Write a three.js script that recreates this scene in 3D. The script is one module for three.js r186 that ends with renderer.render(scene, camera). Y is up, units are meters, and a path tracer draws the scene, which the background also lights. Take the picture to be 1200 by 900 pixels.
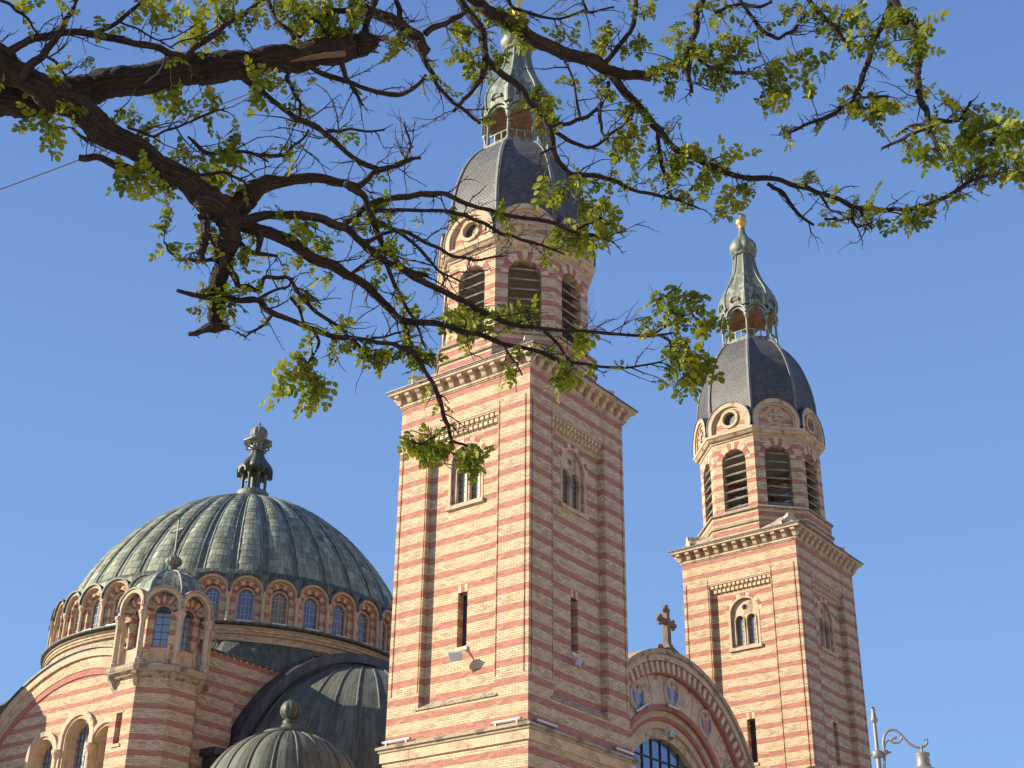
import * as THREE from 'three';
import { mergeGeometries } from 'three/addons/utils/BufferGeometryUtils.js';

// ---------------------------------------------------------------- camera, sky, sun, exposure
const scene = new THREE.Scene();
const CAM = { pos: new THREE.Vector3(-36.15, 1.6, 26.71), yaw: 0.9203, pitch: 0.4838, roll: 0.0125, f: 1676.8 };
const camera = new THREE.PerspectiveCamera(30.045, 4 / 3, 0.1, 3000);
camera.position.copy(CAM.pos);
const FW = new THREE.Vector3(Math.sin(CAM.yaw) * Math.cos(CAM.pitch), Math.sin(CAM.pitch), -Math.cos(CAM.yaw) * Math.cos(CAM.pitch));
camera.lookAt(CAM.pos.clone().add(FW));
camera.rotateZ(CAM.roll);
camera.updateMatrixWorld(true);

const renderer = new THREE.WebGLRenderer({ antialias: true });
renderer.toneMapping = THREE.LinearToneMapping;
renderer.toneMappingExposure = 2.25;
renderer.shadowMap.enabled = true;
renderer.shadowMap.type = THREE.PCFSoftShadowMap;

const SUN = new THREE.Vector3(-1, 0.66, -1.2).normalize();
function makeSky() {
  const w = 512, h = 256, data = new Float32Array(w * h * 4);
  const zen = [0.057, 0.109, 0.258], mid = [0.115, 0.210, 0.386], hor = [0.25, 0.32, 0.43], low = [0.16, 0.15, 0.14];
  for (let j = 0; j < h; j++) {
    const el = ((j + 0.5) / h - 0.5) * Math.PI, s = Math.sin(el);
    for (let i = 0; i < w; i++) {
      const az = ((i + 0.5) / w - 0.5) * 2 * Math.PI;
      const d = new THREE.Vector3(Math.cos(az) * Math.cos(el), s, Math.sin(az) * Math.cos(el)).dot(SUN);
      const c = [0, 0, 0];
      for (let k = 0; k < 3; k++) {
        if (s < 0) c[k] = low[k];
        else {
          const a = Math.min(1, s / 0.22), b = Math.max(0, Math.min(1, (s - 0.22) / 0.5));
          c[k] = s < 0.22 ? hor[k] + (mid[k] - hor[k]) * Math.sqrt(a) : mid[k] + (zen[k] - mid[k]) * Math.pow(b, 0.85);
          c[k] *= 1 + 0.5 * Math.pow(Math.max(0, d), 6);
        }
        data[(j * w + i) * 4 + k] = c[k];
      }
      data[(j * w + i) * 4 + 3] = 1;
    }
  }
  const t = new THREE.DataTexture(data, w, h, THREE.RGBAFormat, THREE.FloatType);
  t.mapping = THREE.EquirectangularReflectionMapping;
  t.magFilter = t.minFilter = THREE.LinearFilter;
  t.needsUpdate = true;
  return t;
}
const sky = makeSky();
scene.background = sky;
scene.environment = sky;

const sun = new THREE.DirectionalLight(new THREE.Color().setRGB(1, 0.88, 0.70), 4.5);
sun.position.copy(SUN).multiplyScalar(150).add(new THREE.Vector3(8, 12, -12));
sun.target.position.set(8, 12, -12);
sun.castShadow = true;
sun.shadow.mapSize.set(4096, 4096);
Object.assign(sun.shadow.camera, { left: -70, right: 70, top: 70, bottom: -70, near: 1, far: 320 });
sun.shadow.bias = -0.0004;
scene.add(sun, sun.target);

// ---------------------------------------------------------------- small tools
let seed = 20240611;
function rnd() { seed = (seed * 1664525 + 1013904223) >>> 0; return seed / 4294967296; }
const rr = (a, b) => a + (b - a) * rnd();
const R8 = 1 / Math.cos(Math.PI / 8);
const T8 = Math.tan(Math.PI / 8);
const V = (x, y, z) => new THREE.Vector3(x, y, z);

// a pixel of the 1200 x 900 photograph and a depth along the view give a point
const RT = new THREE.Vector3(), UP = new THREE.Vector3(), BK = new THREE.Vector3();
camera.matrixWorld.extractBasis(RT, UP, BK);
function at(px, py, depth) {
  return CAM.pos.clone().addScaledVector(FW, depth)
    .addScaledVector(RT, (px - 600) / CAM.f * depth)
    .addScaledVector(UP, -(py - 450) / CAM.f * depth);
}

const names = new Map();
function numbered(n) {
  const k = names.get(n) || 0; names.set(n, k + 1);
  return k ? n + '_' + String(k).padStart(3, '0') : n;
}
function thing(name, label, category, pos = [0, 0, 0], group) {
  const o = new THREE.Group();
  o.name = numbered(name); o.position.set(...pos);
  o.userData = { label, category };
  if (group) o.userData.group = group;
  scene.add(o);
  return o;
}
function part(name, parent) { const o = new THREE.Group(); o.name = name; parent.add(o); return o; }

// geometry -> non-indexed, uv in metres divided by the material's tile
function prep(g, mat, o = {}) {
  let q = g.index ? g.toNonIndexed() : g.clone();
  for (const k of Object.keys(q.attributes)) if (!['position', 'normal', 'uv', 'color'].includes(k)) q.deleteAttribute(k);
  if (!o.smooth || !q.attributes.normal) q.computeVertexNormals();
  const p = q.attributes.position, n = p.count, uv = new Float32Array(n * 2);
  const tile = mat.userData.tile || [1, 1], vo = o.vo || 0;
  if (o.uv === 'keep' && q.attributes.uv) {
    const s = q.attributes.uv;
    for (let i = 0; i < n; i++) { uv[2 * i] = s.getX(i) / tile[0]; uv[2 * i + 1] = s.getY(i) / tile[1]; }
  } else {
    const a = V(), b = V(), c = V(), e1 = V(), e2 = V(), nn = V();
    for (let i = 0; i < n; i += 3) {
      a.fromBufferAttribute(p, i); b.fromBufferAttribute(p, i + 1); c.fromBufferAttribute(p, i + 2);
      nn.crossVectors(e1.subVectors(b, a), e2.subVectors(c, a)).normalize();
      const hz = Math.hypot(nn.x, nn.z);
      for (let j = 0; j < 3; j++) {
        const q3 = [a, b, c][j];
        let u, v;
        if (o.uv === 'ring') {         // arch seen on a face: round its centre [h, y] with horizontal axis o.axis
          const hh = (o.axis === 'z' ? q3.z : q3.x) - o.c[0], yy = q3.y - o.c[1];
          u = Math.atan2(yy, hh) * o.c[2]; v = Math.hypot(hh, yy);
        } else if (o.uv === 'cyl') {
          let th = Math.atan2(q3.z - (o.c ? o.c[1] : 0), q3.x - (o.c ? o.c[0] : 0));
          const t0 = Math.atan2(a.z + b.z + c.z - 3 * (o.c ? o.c[1] : 0), a.x + b.x + c.x - 3 * (o.c ? o.c[0] : 0));
          if (th - t0 > Math.PI) th -= 2 * Math.PI; if (t0 - th > Math.PI) th += 2 * Math.PI;
          u = th * (o.r || 1); v = q3.y;
        } else if (hz < 0.35) { u = q3.x; v = q3.z; }
        else { u = (q3.x * nn.z - q3.z * nn.x) / hz; v = q3.y / hz; }
        uv[2 * (i + j)] = u / tile[0]; uv[2 * (i + j) + 1] = (v - vo) / tile[1];
      }
    }
  }
  q.setAttribute('uv', new THREE.BufferAttribute(uv, 2));
  return q;
}
function mesh(name, geos, mat, parent, o = {}) {
  const list = (Array.isArray(geos) ? geos : [geos]).map(g => prep(g, mat, o));
  const g = list.length > 1 ? mergeGeometries(list, false) : list[0];
  const m = new THREE.Mesh(g, mat);
  m.name = name; m.castShadow = m.receiveShadow = true;
  (parent || scene).add(m);
  return m;
}
// one more mesh on a shared, already prepared geometry
function again(name, geo, mat, parent) {
  const m = new THREE.Mesh(geo, mat); m.name = name; m.castShadow = m.receiveShadow = true; parent.add(m); return m;
}
const box = (x0, x1, y0, y1, z0, z1) => new THREE.BoxGeometry(x1 - x0, y1 - y0, z1 - z0).translate((x0 + x1) / 2, (y0 + y1) / 2, (z0 + z1) / 2);
function poly(pts) { const s = new THREE.Shape(); pts.forEach((p, i) => i ? s.lineTo(p[0], p[1]) : s.moveTo(p[0], p[1])); s.closePath(); return s; }
function archPath(cls, cx, y0, spring, r) {
  const s = new cls(); s.moveTo(cx - r, y0); s.lineTo(cx + r, y0); s.lineTo(cx + r, spring); s.absarc(cx, spring, r, 0, Math.PI, false); s.lineTo(cx - r, y0); return s;
}
const archShape = (...a) => archPath(THREE.Shape, ...a);
const archHole = (...a) => archPath(THREE.Path, ...a);
// the band between two round arches with straight legs, as one outline
function archRing(cx, y0, spring, r0, r1) {
  const s = new THREE.Shape(); s.moveTo(cx + r0, y0); s.lineTo(cx + r1, y0); s.lineTo(cx + r1, spring); s.absarc(cx, spring, r1, 0, Math.PI, false); s.lineTo(cx - r1, y0); s.lineTo(cx - r0, y0); s.lineTo(cx - r0, spring); s.absarc(cx, spring, r0, Math.PI, 0, true); s.closePath(); return s;
}
function circleHole(x, y, r) { const p = new THREE.Path(); p.absarc(x, y, r, 0, Math.PI * 2, true); return p; }
function ext(shape, z0, z1, seg = 14) { return new THREE.ExtrudeGeometry(shape, { depth: z1 - z0, bevelEnabled: false, curveSegments: seg }).translate(0, 0, z0); }
function sector(cx, cy, r0, r1, a0, a1, seg) {
  const s = new THREE.Shape(), n = seg || Math.max(1, Math.ceil((a1 - a0) / 0.12));
  for (let i = 0; i <= n; i++) { const a = a0 + (a1 - a0) * i / n; const x = cx + r1 * Math.cos(a), y = cy + r1 * Math.sin(a); i ? s.lineTo(x, y) : s.moveTo(x, y); }
  for (let i = n; i >= 0; i--) { const a = a0 + (a1 - a0) * i / n; s.lineTo(cx + r0 * Math.cos(a), cy + r0 * Math.sin(a)); }
  s.closePath(); return s;
}
function oct(pts, k = R8) { return new THREE.LatheGeometry(pts.map(p => new THREE.Vector2(p[0] * k, p[1])), 8, Math.PI / 8).toNonIndexed(); }
function lathe(pts, seg = 24) { return new THREE.LatheGeometry(pts.map(p => new THREE.Vector2(Math.max(p[0], 0.0005), p[1])), seg); }
function tube(pts, r, seg = 6, n) {
  const c = new THREE.CatmullRomCurve3(pts.map(p => p.isVector3 ? p : V(...p)));
  return new THREE.TubeGeometry(c, n || Math.max(2, pts.length * 3), r, seg, false);
}
function bar(a, b, r, seg = 6, r2 = r) {
  const A = a.isVector3 ? a : V(...a), B = b.isVector3 ? b : V(...b), d = B.clone().sub(A), L = d.length();
  return new THREE.CylinderGeometry(r2, r, L, seg, 1).translate(0, L / 2, 0)
    .applyQuaternion(new THREE.Quaternion().setFromUnitVectors(V(0, 1, 0), d.normalize())).translate(A.x, A.y, A.z);
}

// ---------------------------------------------------------------- procedural textures
function hash(x, y, s) { let h = (x * 374761393 + y * 668265263 + s * 1274126177) | 0; h = Math.imul(h ^ (h >>> 13), 1274126177); return ((h ^ (h >>> 16)) >>> 0) / 4294967296; }
function vnoise(x, y, per, s) {
  const xi = Math.floor(x), yi = Math.floor(y), fx = x - xi, fy = y - yi, m = v => ((v % per) + per) % per;
  const u = fx * fx * (3 - 2 * fx), v = fy * fy * (3 - 2 * fy);
  const a = hash(m(xi), m(yi), s), b = hash(m(xi + 1), m(yi), s), c = hash(m(xi), m(yi + 1), s), d = hash(m(xi + 1), m(yi + 1), s);
  return a + (b - a) * u + (c - a) * v + (a - b - c + d) * u * v;
}
function fbm(u, v, base, oct_, s) { let t = 0, a = 0.5, p = base; for (let i = 0; i < oct_; i++) { t += a * vnoise(u * p, v * p, p, s + i); a *= 0.5; p *= 2; } return t; }
const s8 = v => { v = Math.max(0, Math.min(1, v)); return Math.round(255 * (v <= 0.0031308 ? 12.92 * v : 1.055 * Math.pow(v, 1 / 2.4) - 0.055)); };
function tex(w, h, fn, linear) {
  const d = new Uint8Array(w * h * 4);
  for (let j = 0; j < h; j++) for (let i = 0; i < w; i++) {
    const c = fn(i / w, j / h, i, j), k = (j * w + i) * 4;
    if (linear) d[k] = d[k + 1] = d[k + 2] = Math.round(255 * Math.max(0, Math.min(1, c)));
    else { d[k] = s8(c[0]); d[k + 1] = s8(c[1]); d[k + 2] = s8(c[2]); }
    d[k + 3] = 255;
  }
  const t = new THREE.DataTexture(d, w, h, THREE.RGBAFormat);
  t.wrapS = t.wrapT = THREE.RepeatWrapping; t.magFilter = THREE.LinearFilter; t.minFilter = THREE.LinearMipmapLinearFilter; t.generateMipmaps = true;
  t.colorSpace = linear ? THREE.NoColorSpace : THREE.SRGBColorSpace; t.needsUpdate = true;
  return t;
}
const mix = (a, b, t) => [a[0] + (b[0] - a[0]) * t, a[1] + (b[1] - a[1]) * t, a[2] + (b[2] - a[2]) * t];
const mul = (a, k) => [a[0] * k, a[1] * k, a[2] * k];
function std(o, tile) { const m = new THREE.MeshStandardMaterial({ roughness: 0.9, ...o }); m.userData.tile = tile || [1, 1]; return m; }
const lin = (r, g, b) => new THREE.Color().setRGB(r, g, b);

const COURSE = 0.07771, BRICK = 0.262;
const YEL = [0.52, 0.398, 0.245], RED = [0.372, 0.153, 0.110], MORT = [0.19, 0.14, 0.092];
function brickTextures(striped, sd) {
  const N = 1024, rows = 32, cols = 16;
  const cell = (i, j) => {
    const row = Math.floor(j / 32), x = (i + (row % 2) * 32) % N, col = Math.floor(x / 64);
    return { row, col, fx: (x % 64) / 64 * BRICK, fy: (j % 32) / 32 * COURSE };
  };
  const edge = c => Math.min(c.fx, BRICK - c.fx, c.fy, COURSE - c.fy);
  const map = tex(N, N, (u, v, i, j) => {
    const c = cell(i, j), h1 = hash(c.row, c.col, sd), h2 = hash(c.row, c.col, sd + 7), n = fbm(u, v, 32, 4, sd + 3) - 0.47;
    const isRed = striped && c.row % 8 < 3;
    let b = isRed ? RED : YEL;
    if (isRed) { b = mul(b, 0.84 + 0.3 * h1); if (h2 > 0.9) b = mix(b, YEL, 0.3); }
    else { b = mul(b, 0.82 + 0.34 * h1); if (h2 > 0.9) b = mix(b, [0.36, 0.25, 0.14], 0.6); else if (h2 < 0.08) b = mix(b, [0.58, 0.47, 0.31], 0.5); }
    const m = edge(c) < 0.0062 + 0.0015 * (n * 2);
    if (m) b = mul(isRed ? mix(MORT, YEL, 0.25) : MORT, 0.86 + 0.3 * h1 * 0.3);
    const big = fbm(u, v, 3, 4, sd + 11) - 0.47;
    return mul(b, 1 + 0.35 * n + 0.22 * big);
  });
  const bump = tex(N, N, (u, v, i, j) => { const c = cell(i, j), e = edge(c); return Math.min(1, Math.max(0, (e - 0.004) / 0.006)) * 0.8 + 0.2 * fbm(u, v, 64, 3, sd + 5); }, true);
  return { map, bump };
}
const bt = brickTextures(true, 3), by = brickTextures(false, 5);
const TILE = [16 * BRICK, 32 * COURSE];
const M = {};
M.brick = std({ map: bt.map, bumpMap: bt.bump, bumpScale: 0.007, roughness: 0.92 }, TILE);
M.yellow = std({ map: by.map, bumpMap: by.bump, bumpScale: 0.007, roughness: 0.92 }, TILE);
M.redbrick = std({ color: lin(0.31, 0.115, 0.088), map: null, roughness: 0.92 });
const stoneMap = (c, sd, spots) => tex(512, 512, (u, v) => {
  const n = fbm(u, v, 6, 5, sd) - 0.47, f = fbm(u, v, 48, 3, sd + 9) - 0.44, d = Math.max(0, fbm(u, v, 9, 4, sd + 21) - 0.54) * spots;
  return mix(mul(c, 1 + 0.45 * n + 0.35 * f), [0.10, 0.085, 0.06], Math.min(0.75, d));
});
const stoneBump = tex(512, 512, (u, v) => fbm(u, v, 24, 5, 77), true);
M.stone = std({ map: stoneMap([0.47, 0.36, 0.24], 31, 3.2), bumpMap: stoneBump, bumpScale: 0.012, roughness: 0.9 }, [2.6, 2.6]);
M.tan = std({ map: stoneMap([0.47, 0.345, 0.22], 37, 1.8), bumpMap: stoneBump, bumpScale: 0.008, roughness: 0.9 }, [2.2, 2.2]);
M.oldstone = std({ map: stoneMap([0.34, 0.27, 0.185], 41, 6), bumpMap: stoneBump, bumpScale: 0.02, roughness: 0.95 }, [1.7, 1.7]);
M.redstone = std({ map: stoneMap([0.34, 0.13, 0.096], 43, 1.2), bumpMap: stoneBump, bumpScale: 0.008, roughness: 0.9 }, [1.3, 1.3]);
M.cream = std({ map: stoneMap([0.52, 0.40, 0.26], 47, 1.2), bumpMap: stoneBump, bumpScale: 0.008, roughness: 0.9 }, [1.3, 1.3]);
// slates: small overlapping diamonds
const slate = (u, v) => { const k = 24, a = (u + v) * k, b = (u - v) * k + 1000; return { ia: ((Math.floor(a) % k) + k) % k, ib: ((Math.floor(b) % k) + k) % k, fa: a - Math.floor(a), fb: b - Math.floor(b) }; };
M.slate = std({
  map: tex(1024, 1024, (u, v) => { const c = slate(u, v), h = hash(c.ia, c.ib, 9), n = fbm(u, v, 8, 5, 13) - 0.47; const b = mul([0.072, 0.070, 0.068], (0.7 + 0.6 * h) * (1 + 0.8 * n)); return (c.fa < 0.09 || c.fb < 0.09) ? mul(b, 0.45) : b; }),
  bumpMap: tex(1024, 1024, (u, v) => { const c = slate(u, v); return 0.2 + 0.8 * (1 - 0.5 * (1 - c.fa) - 0.5 * (1 - c.fb)) * (c.fa < 0.09 || c.fb < 0.09 ? 0.3 : 1); }, true),
  bumpScale: 0.03, roughness: 0.6,
}, [3.6, 3.6]);
const patina = (c1, c2, sd) => tex(512, 512, (u, v) => {
  const st = fbm(u, v * 0.125, 32, 4, sd) - 0.47, n = fbm(u, v, 6, 5, sd + 4) - 0.47;
  return mul(mix(c1, c2, Math.max(0, Math.min(1, 0.42 + 3.4 * st + 2.2 * n))), 1 + 0.5 * (fbm(u, v, 40, 3, sd + 8) - 0.44));
});
M.copper = std({ map: patina([0.10, 0.11, 0.08], [0.29, 0.33, 0.255], 51), bumpMap: stoneBump, bumpScale: 0.006, roughness: 0.62, metalness: 0.1 }, [2.4, 4.8]);
M.darkcopper = std({ map: patina([0.04, 0.045, 0.033], [0.12, 0.14, 0.105], 57), bumpMap: stoneBump, bumpScale: 0.006, roughness: 0.6, metalness: 0.1 }, [2.4, 4.8]);
M.copperv = std({ map: patina([0.62, 0.62, 0.62], [1, 1, 1], 61), bumpMap: stoneBump, bumpScale: 0.008, roughness: 0.62, metalness: 0.1, vertexColors: true }, [2.4, 4.8]);
M.lead = std({ map: patina([0.060, 0.064, 0.045], [0.112, 0.118, 0.084], 67), bumpMap: stoneBump, bumpScale: 0.006, roughness: 0.7 }, [2.4, 4.8]);
M.darklead = std({ map: patina([0.035, 0.04, 0.048], [0.07, 0.075, 0.085], 71), bumpMap: stoneBump, bumpScale: 0.006, roughness: 0.5, metalness: 0.2 }, [2.4, 4.8]);
M.louvre = std({ map: patina([0.15, 0.14, 0.12], [0.27, 0.255, 0.225], 73), roughness: 0.85 }, [1.2, 2.4]);
M.soffit = std({ map: patina([0.20, 0.10, 0.055], [0.30, 0.165, 0.095], 79), roughness: 0.85 }, [1.2, 2.4]);
M.gold = std({ color: lin(0.58, 0.36, 0.12), metalness: 0.7, roughness: 0.42 });
M.glass = std({ color: lin(0.12, 0.15, 0.19), roughness: 0.12, metalness: 0.5 });
M.blueglass = std({ color: lin(0.20, 0.26, 0.36), roughness: 0.1, metalness: 0.75 });
M.greyglass = std({ color: lin(0.27, 0.28, 0.31), roughness: 0.22, metalness: 0.45 });
M.oldglass = std({ color: lin(0.17, 0.165, 0.155), roughness: 0.35, metalness: 0.15 });
M.darkglass = std({ color: lin(0.03, 0.028, 0.026), roughness: 0.6 });
M.frame = std({ color: lin(0.025, 0.027, 0.03), roughness: 0.6 });
M.muntin = std({ color: lin(0.42, 0.42, 0.40), roughness: 0.7 });
M.inner = std({ color: lin(0.34, 0.27, 0.2), roughness: 0.95 });
M.zinc = std({ map: patina([0.115, 0.115, 0.105], [0.19, 0.19, 0.172], 83), roughness: 0.65 }, [2.4, 4.8]);
M.darkstone = std({ map: stoneMap([0.17, 0.13, 0.088], 59, 4), bumpMap: stoneBump, bumpScale: 0.02, roughness: 0.95 }, [1.2, 1.2]);
M.iron = std({ color: lin(0.07, 0.075, 0.06), roughness: 0.6 });
M.white = std({ color: lin(0.58, 0.58, 0.56), roughness: 0.5 });
M.lampgrey = std({ color: lin(0.20, 0.195, 0.18), roughness: 0.5, metalness: 0.2 });
M.casing = std({ color: lin(0.45, 0.45, 0.44), roughness: 0.5 });
M.lens = std({ color: lin(0.35, 0.37, 0.40), roughness: 0.08, metalness: 0.5 });

// ---------------------------------------------------------------- ground
{
  const g = mesh('ground', new THREE.PlaneGeometry(900, 900).rotateX(-Math.PI / 2), std({
    map: tex(512, 512, (u, v) => { const n = fbm(u, v, 8, 5, 91) - 0.47, f = fbm(u, v, 64, 2, 95) - 0.37; return mul([0.42, 0.375, 0.31], 1 + 0.4 * n + 0.35 * f); }), roughness: 0.95,
  }, [6, 6]), scene);
  g.userData.kind = 'structure';
}

// ---------------------------------------------------------------- the sunlit row of houses across the street, behind the viewer:
// they face the shaded side of the church and throw warm light back on it
{
  const walls = [[0.56, 0.45, 0.31], [0.60, 0.50, 0.38], [0.54, 0.40, 0.25], [0.58, 0.52, 0.42], [0.57, 0.44, 0.33], [0.61, 0.53, 0.38]];
  const words = ['ochre', 'pale cream', 'deep ochre', 'off white', 'salmon', 'light yellow'];
  let x = -78;
  walls.forEach((c, i) => {
    const w = [24, 28, 22, 26, 25, 27][i], H = [14, 15.5, 13.5, 16, 14.5, 15][i], fl = 4;
    const o = thing('town_house', words[i] + ' plastered town house in the row across the street', 'house', [x + w / 2, 0, 46], 'houses across the street');
    mesh('wall', box(-w / 2 + 0.01, w / 2 - 0.01, 0, H, 0, 11), std({ map: stoneMap(c, 300 + i, 0.4), roughness: 0.95 }, [5, 5]), o);
    const rf = poly([[-0.6, H], [11.6, H], [5.5, H + 4.2]]);
    mesh('roof', ext(rf, -w / 2, w / 2).rotateY(-Math.PI / 2), M.redbrick, o);
    const n = Math.floor(w / 3.2);
    for (let f = 0; f < fl; f++) for (let k = 0; k < n; k++) {
      const cx = -w / 2 + (k + 0.5) * w / n, y = 1.2 + f * (H - 1.2) / fl, h = part('window', o);
      mesh('frame', box(cx - 0.7, cx + 0.7, y, y + 2.1, -0.06, 0.02), M.white, h);
      mesh('pane', box(cx - 0.58, cx + 0.58, y + 0.12, y + 1.98, -0.075, -0.06), M.glass, h);
    }
    x += w;
  });
}

// ---------------------------------------------------------------- bell tower (built round its own axis, x and z from -3 to 3)
const VO = 0.2025;
const BR = { vo: VO };
function sides(n, fn) { const out = []; for (let k = 0; k < n; k++) { const r = fn(k); for (const g of (Array.isArray(r) ? r : [r])) out.push(g.rotateY(k * 2 * Math.PI / n)); } return out; }
function bellTower(label, pos) {
  const t = thing('bell_tower', label, 'tower', pos, 'twin bell towers');
  const S = 3, D = 2.75, E = 1.61, Y0 = 13.1, P0 = 14.22, P1 = 24.66, H1 = 25.95;
  // ---- shaft
  const pier = poly([[E, 2.3], [E, S], [E + 0.03, S], [E + 0.03, S - 0.06], [E + 0.075, S - 0.06], [E + 0.075, S], [2.80, S], [2.80, S - 0.05], [2.86, S - 0.05], [2.86, S], [S, S], [S, 2.86], [S - 0.05, 2.86], [S - 0.05, 2.80], [S, 2.80], [S, E + 0.075], [S - 0.06, E + 0.075], [S - 0.06, E + 0.03], [S, E + 0.03], [S, E], [2.3, E]]);
  const shaft = [];
  shaft.push(...sides(4, () => {
    const q = ext(pier, P0 + 0.62, P1 + 0.25).rotateX(-Math.PI / 2).scale(1, 1, -1);
    // scale flips the winding: put it back
    const p = q, a = p.attributes.position;
    for (let i = 0; i < a.count; i += 3) { const x = a.getX(i + 1), y = a.getY(i + 1), z = a.getZ(i + 1); a.setXYZ(i + 1, a.getX(i + 2), a.getY(i + 2), a.getZ(i + 2)); a.setXYZ(i + 2, x, y, z); }
    return [p, box(E, S, P0, P0 + 0.62, E, S), box(E, S, P1 + 0.25, H1, E, S),
      box(-E, E, P1, H1, 2.2, S)];
  }));
  shaft.push(...sides(4, () => {
    const w = poly([[-E - 0.1, P0 - 0.1], [E + 0.1, P0 - 0.1], [E + 0.1, P1 + 0.1], [-E - 0.1, P1 + 0.1]]);
    w.holes.push(archHole(0, 21.48, 23.1, 0.71));
    const h = new THREE.Path(); h.moveTo(-0.21, 16.2); h.lineTo(0.21, 16.2); h.lineTo(0.21, 18.15); h.lineTo(-0.21, 18.15); h.closePath(); w.holes.push(h);
    return ext(w, 2.3, D, 18);
  }));
  shaft.push(box(-S, S, Y0, P0, -S, S));
  mesh('shaft', shaft, M.brick, t, BR);
  mesh('plinth', [box(-3.05, 3.05, 0, 12.62, -3.05, 3.05)], M.brick, t, { vo: VO + 0.17 });
  mesh('core', [box(-2.05, 2.05, 14.3, 25.9, -2.05, 2.05)], M.inner, t);
  // ---- string course: band, lip and sloped top, cut into blocks
  const sc = part('string_course', t);
  const blockLen = [1.3, 1.05, 1.45, 1.1, 1.28];
  for (let k = 0; k < 4; k++) {
    let x = -3.12;
    for (const L of blockLen) {
      const x1 = Math.min(3.12, x + L), last = x1 > 3.1;
      mesh('stone_block', box(x, last ? 3.12 : x1 - 0.012, 12.62, 12.95, 2.6, 3.12 + rr(0, 0.006)).rotateY(k * Math.PI / 2), M.tan, sc);
      x = x1;
    }
  }
  mesh('ledge', [box(-3.17, 3.17, 12.95, 13.05, -3.17, 3.17), box(-3.24, 3.24, 13.05, 13.13, -3.24, 3.24), oct4(3.24, 13.13, 3.02, 13.24)], M.oldstone, sc);
  // ---- recessed panels
  for (let k = 0; k < 4; k++) {
    const g = part('wall_panel', t); g.rotation.y = k * Math.PI / 2;
    const slope = poly([[D - 0.02, P0], [3.05, P0], [3.05, P0 + 0.05], [D - 0.02, P0 + 0.27]]);
    mesh('sloped_sill', ext(slope, -E - 0.12, E + 0.12).rotateY(-Math.PI / 2).scale(1, 1, 1), M.oldstone, g).userData.label = 'weathered sloping stone sill';
    const blocks = [];
    for (let r = 0; r < 2; r++) for (let i = 0; i < 14; i++) {
      const x = -E + 0.06 + (i + (r ? 0.5 : 0)) * 0.228; if (x + 0.13 > E) continue;
      blocks.push(box(x, x + 0.15, P1 - 0.2 - r * 0.21, P1 - 0.06 - r * 0.21, D - 0.01, D + 0.2 - r * 0.09));
    }
    mesh('corbel_frieze', blocks, M.cream, g);
    mesh('frieze_band', box(-E, E, P1 - 0.045, P1, D - 0.01, D + 0.235), M.cream, g);
    mesh('frieze_band', box(-E, E, P1 - 0.25, P1 - 0.215, D - 0.01, D + 0.13), M.cream, g);
  }
  for (let k = 0; k < 4; k++) {
    // ---- twin-light arched window
    const w = part('arched_window', t); w.rotation.y = k * Math.PI / 2;
    const plate = archShape(0, 21.48, 23.1, 0.7);
    plate.holes.push(archHole(-0.3, 21.6, 22.8, 0.22), archHole(0.3, 21.6, 22.8, 0.22), circleHole(0, 23.4, 0.13));
    mesh('tracery', [ext(plate, D - 0.24, D - 0.14, 16)], M.stone, w);
    for (const s of [-1, 1]) {
      const lip = archRing(s * 0.3, 21.6, 22.8, 0.222, 0.265);
      mesh('lancet_moulding', ext(lip, D - 0.2, D - 0.1, 12), M.stone, w);
      mesh('pane', box(s * 0.3 - 0.24, s * 0.3 + 0.24, 21.56, 23.06, D - 0.29, D - 0.27), M.oldglass, w);
      const cm = []; for (let i = 1; i < 6; i++) cm.push(box(s * 0.3 - 0.23, s * 0.3 + 0.23, 21.58 + i * 0.24, 21.598 + i * 0.24, D - 0.27, D - 0.255)); cm.push(box(s * 0.3 - 0.01, s * 0.3 + 0.01, 21.58, 23.03, D - 0.271, D - 0.256));
      mesh('lead_bars', cm, M.frame, w);
    }
    mesh('pane', box(-0.16, 0.16, 23.24, 23.56, D - 0.27, D - 0.255), M.oldglass, w);
    mesh('oculus_ring', new THREE.TorusGeometry(0.15, 0.028, 6, 20).translate(0, 23.4, D - 0.14), M.stone, w, { smooth: true });
    const surr = archRing(0, 21.48, 23.1, 0.7, 0.79);
    mesh('surround', ext(surr, D - 0.05, D + 0.018, 18), M.stone, w);
    mesh('sill', box(-0.84, 0.84, 21.33, 21.48, D - 0.3, D + 0.11), M.stone, w);
    const n = 11;
    for (let i = 0; i < n; i++) {
      const a0 = Math.PI * i / n + 0.02, a1 = Math.PI * (i + 1) / n - 0.02;
      mesh('voussoir', ext(sector(0, 23.1, 0.795, 0.95, a0, a1, 1), D - 0.05, D + 0.012 + (i % 2) * 0.006), i % 2 ? M.redstone : M.cream, w);
    }
    // ---- slit window
    const s = part('slit_window', t); s.rotation.y = k * Math.PI / 2;
    for (const i of [-1, 0, 1]) mesh('lintel_stone', box(i * 0.145 - 0.068, i * 0.145 + 0.068, 18.15, 18.43, D - 0.2, D + 0.012), i ? M.cream : M.redstone, s);
    mesh('pane', box(-0.21, 0.21, 16.2, 18.15, D - 0.32, D - 0.3), M.darkglass, s);
    mesh('sill', box(-0.25, 0.25, 16.08, 16.2, D - 0.3, D + 0.05), M.cream, s);
  }
  // ---- cornice with brackets
  const c = part('cornice', t);
  mesh('moulding', [box(-3.035, 3.035, H1, H1 + 0.05, -3.035, 3.035), box(-3.075, 3.075, H1 + 0.05, H1 + 0.13, -3.075, 3.075), box(-3.01, 3.01, H1 + 0.13, H1 + 0.51, -3.01, 3.01)], M.stone, c);
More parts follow.
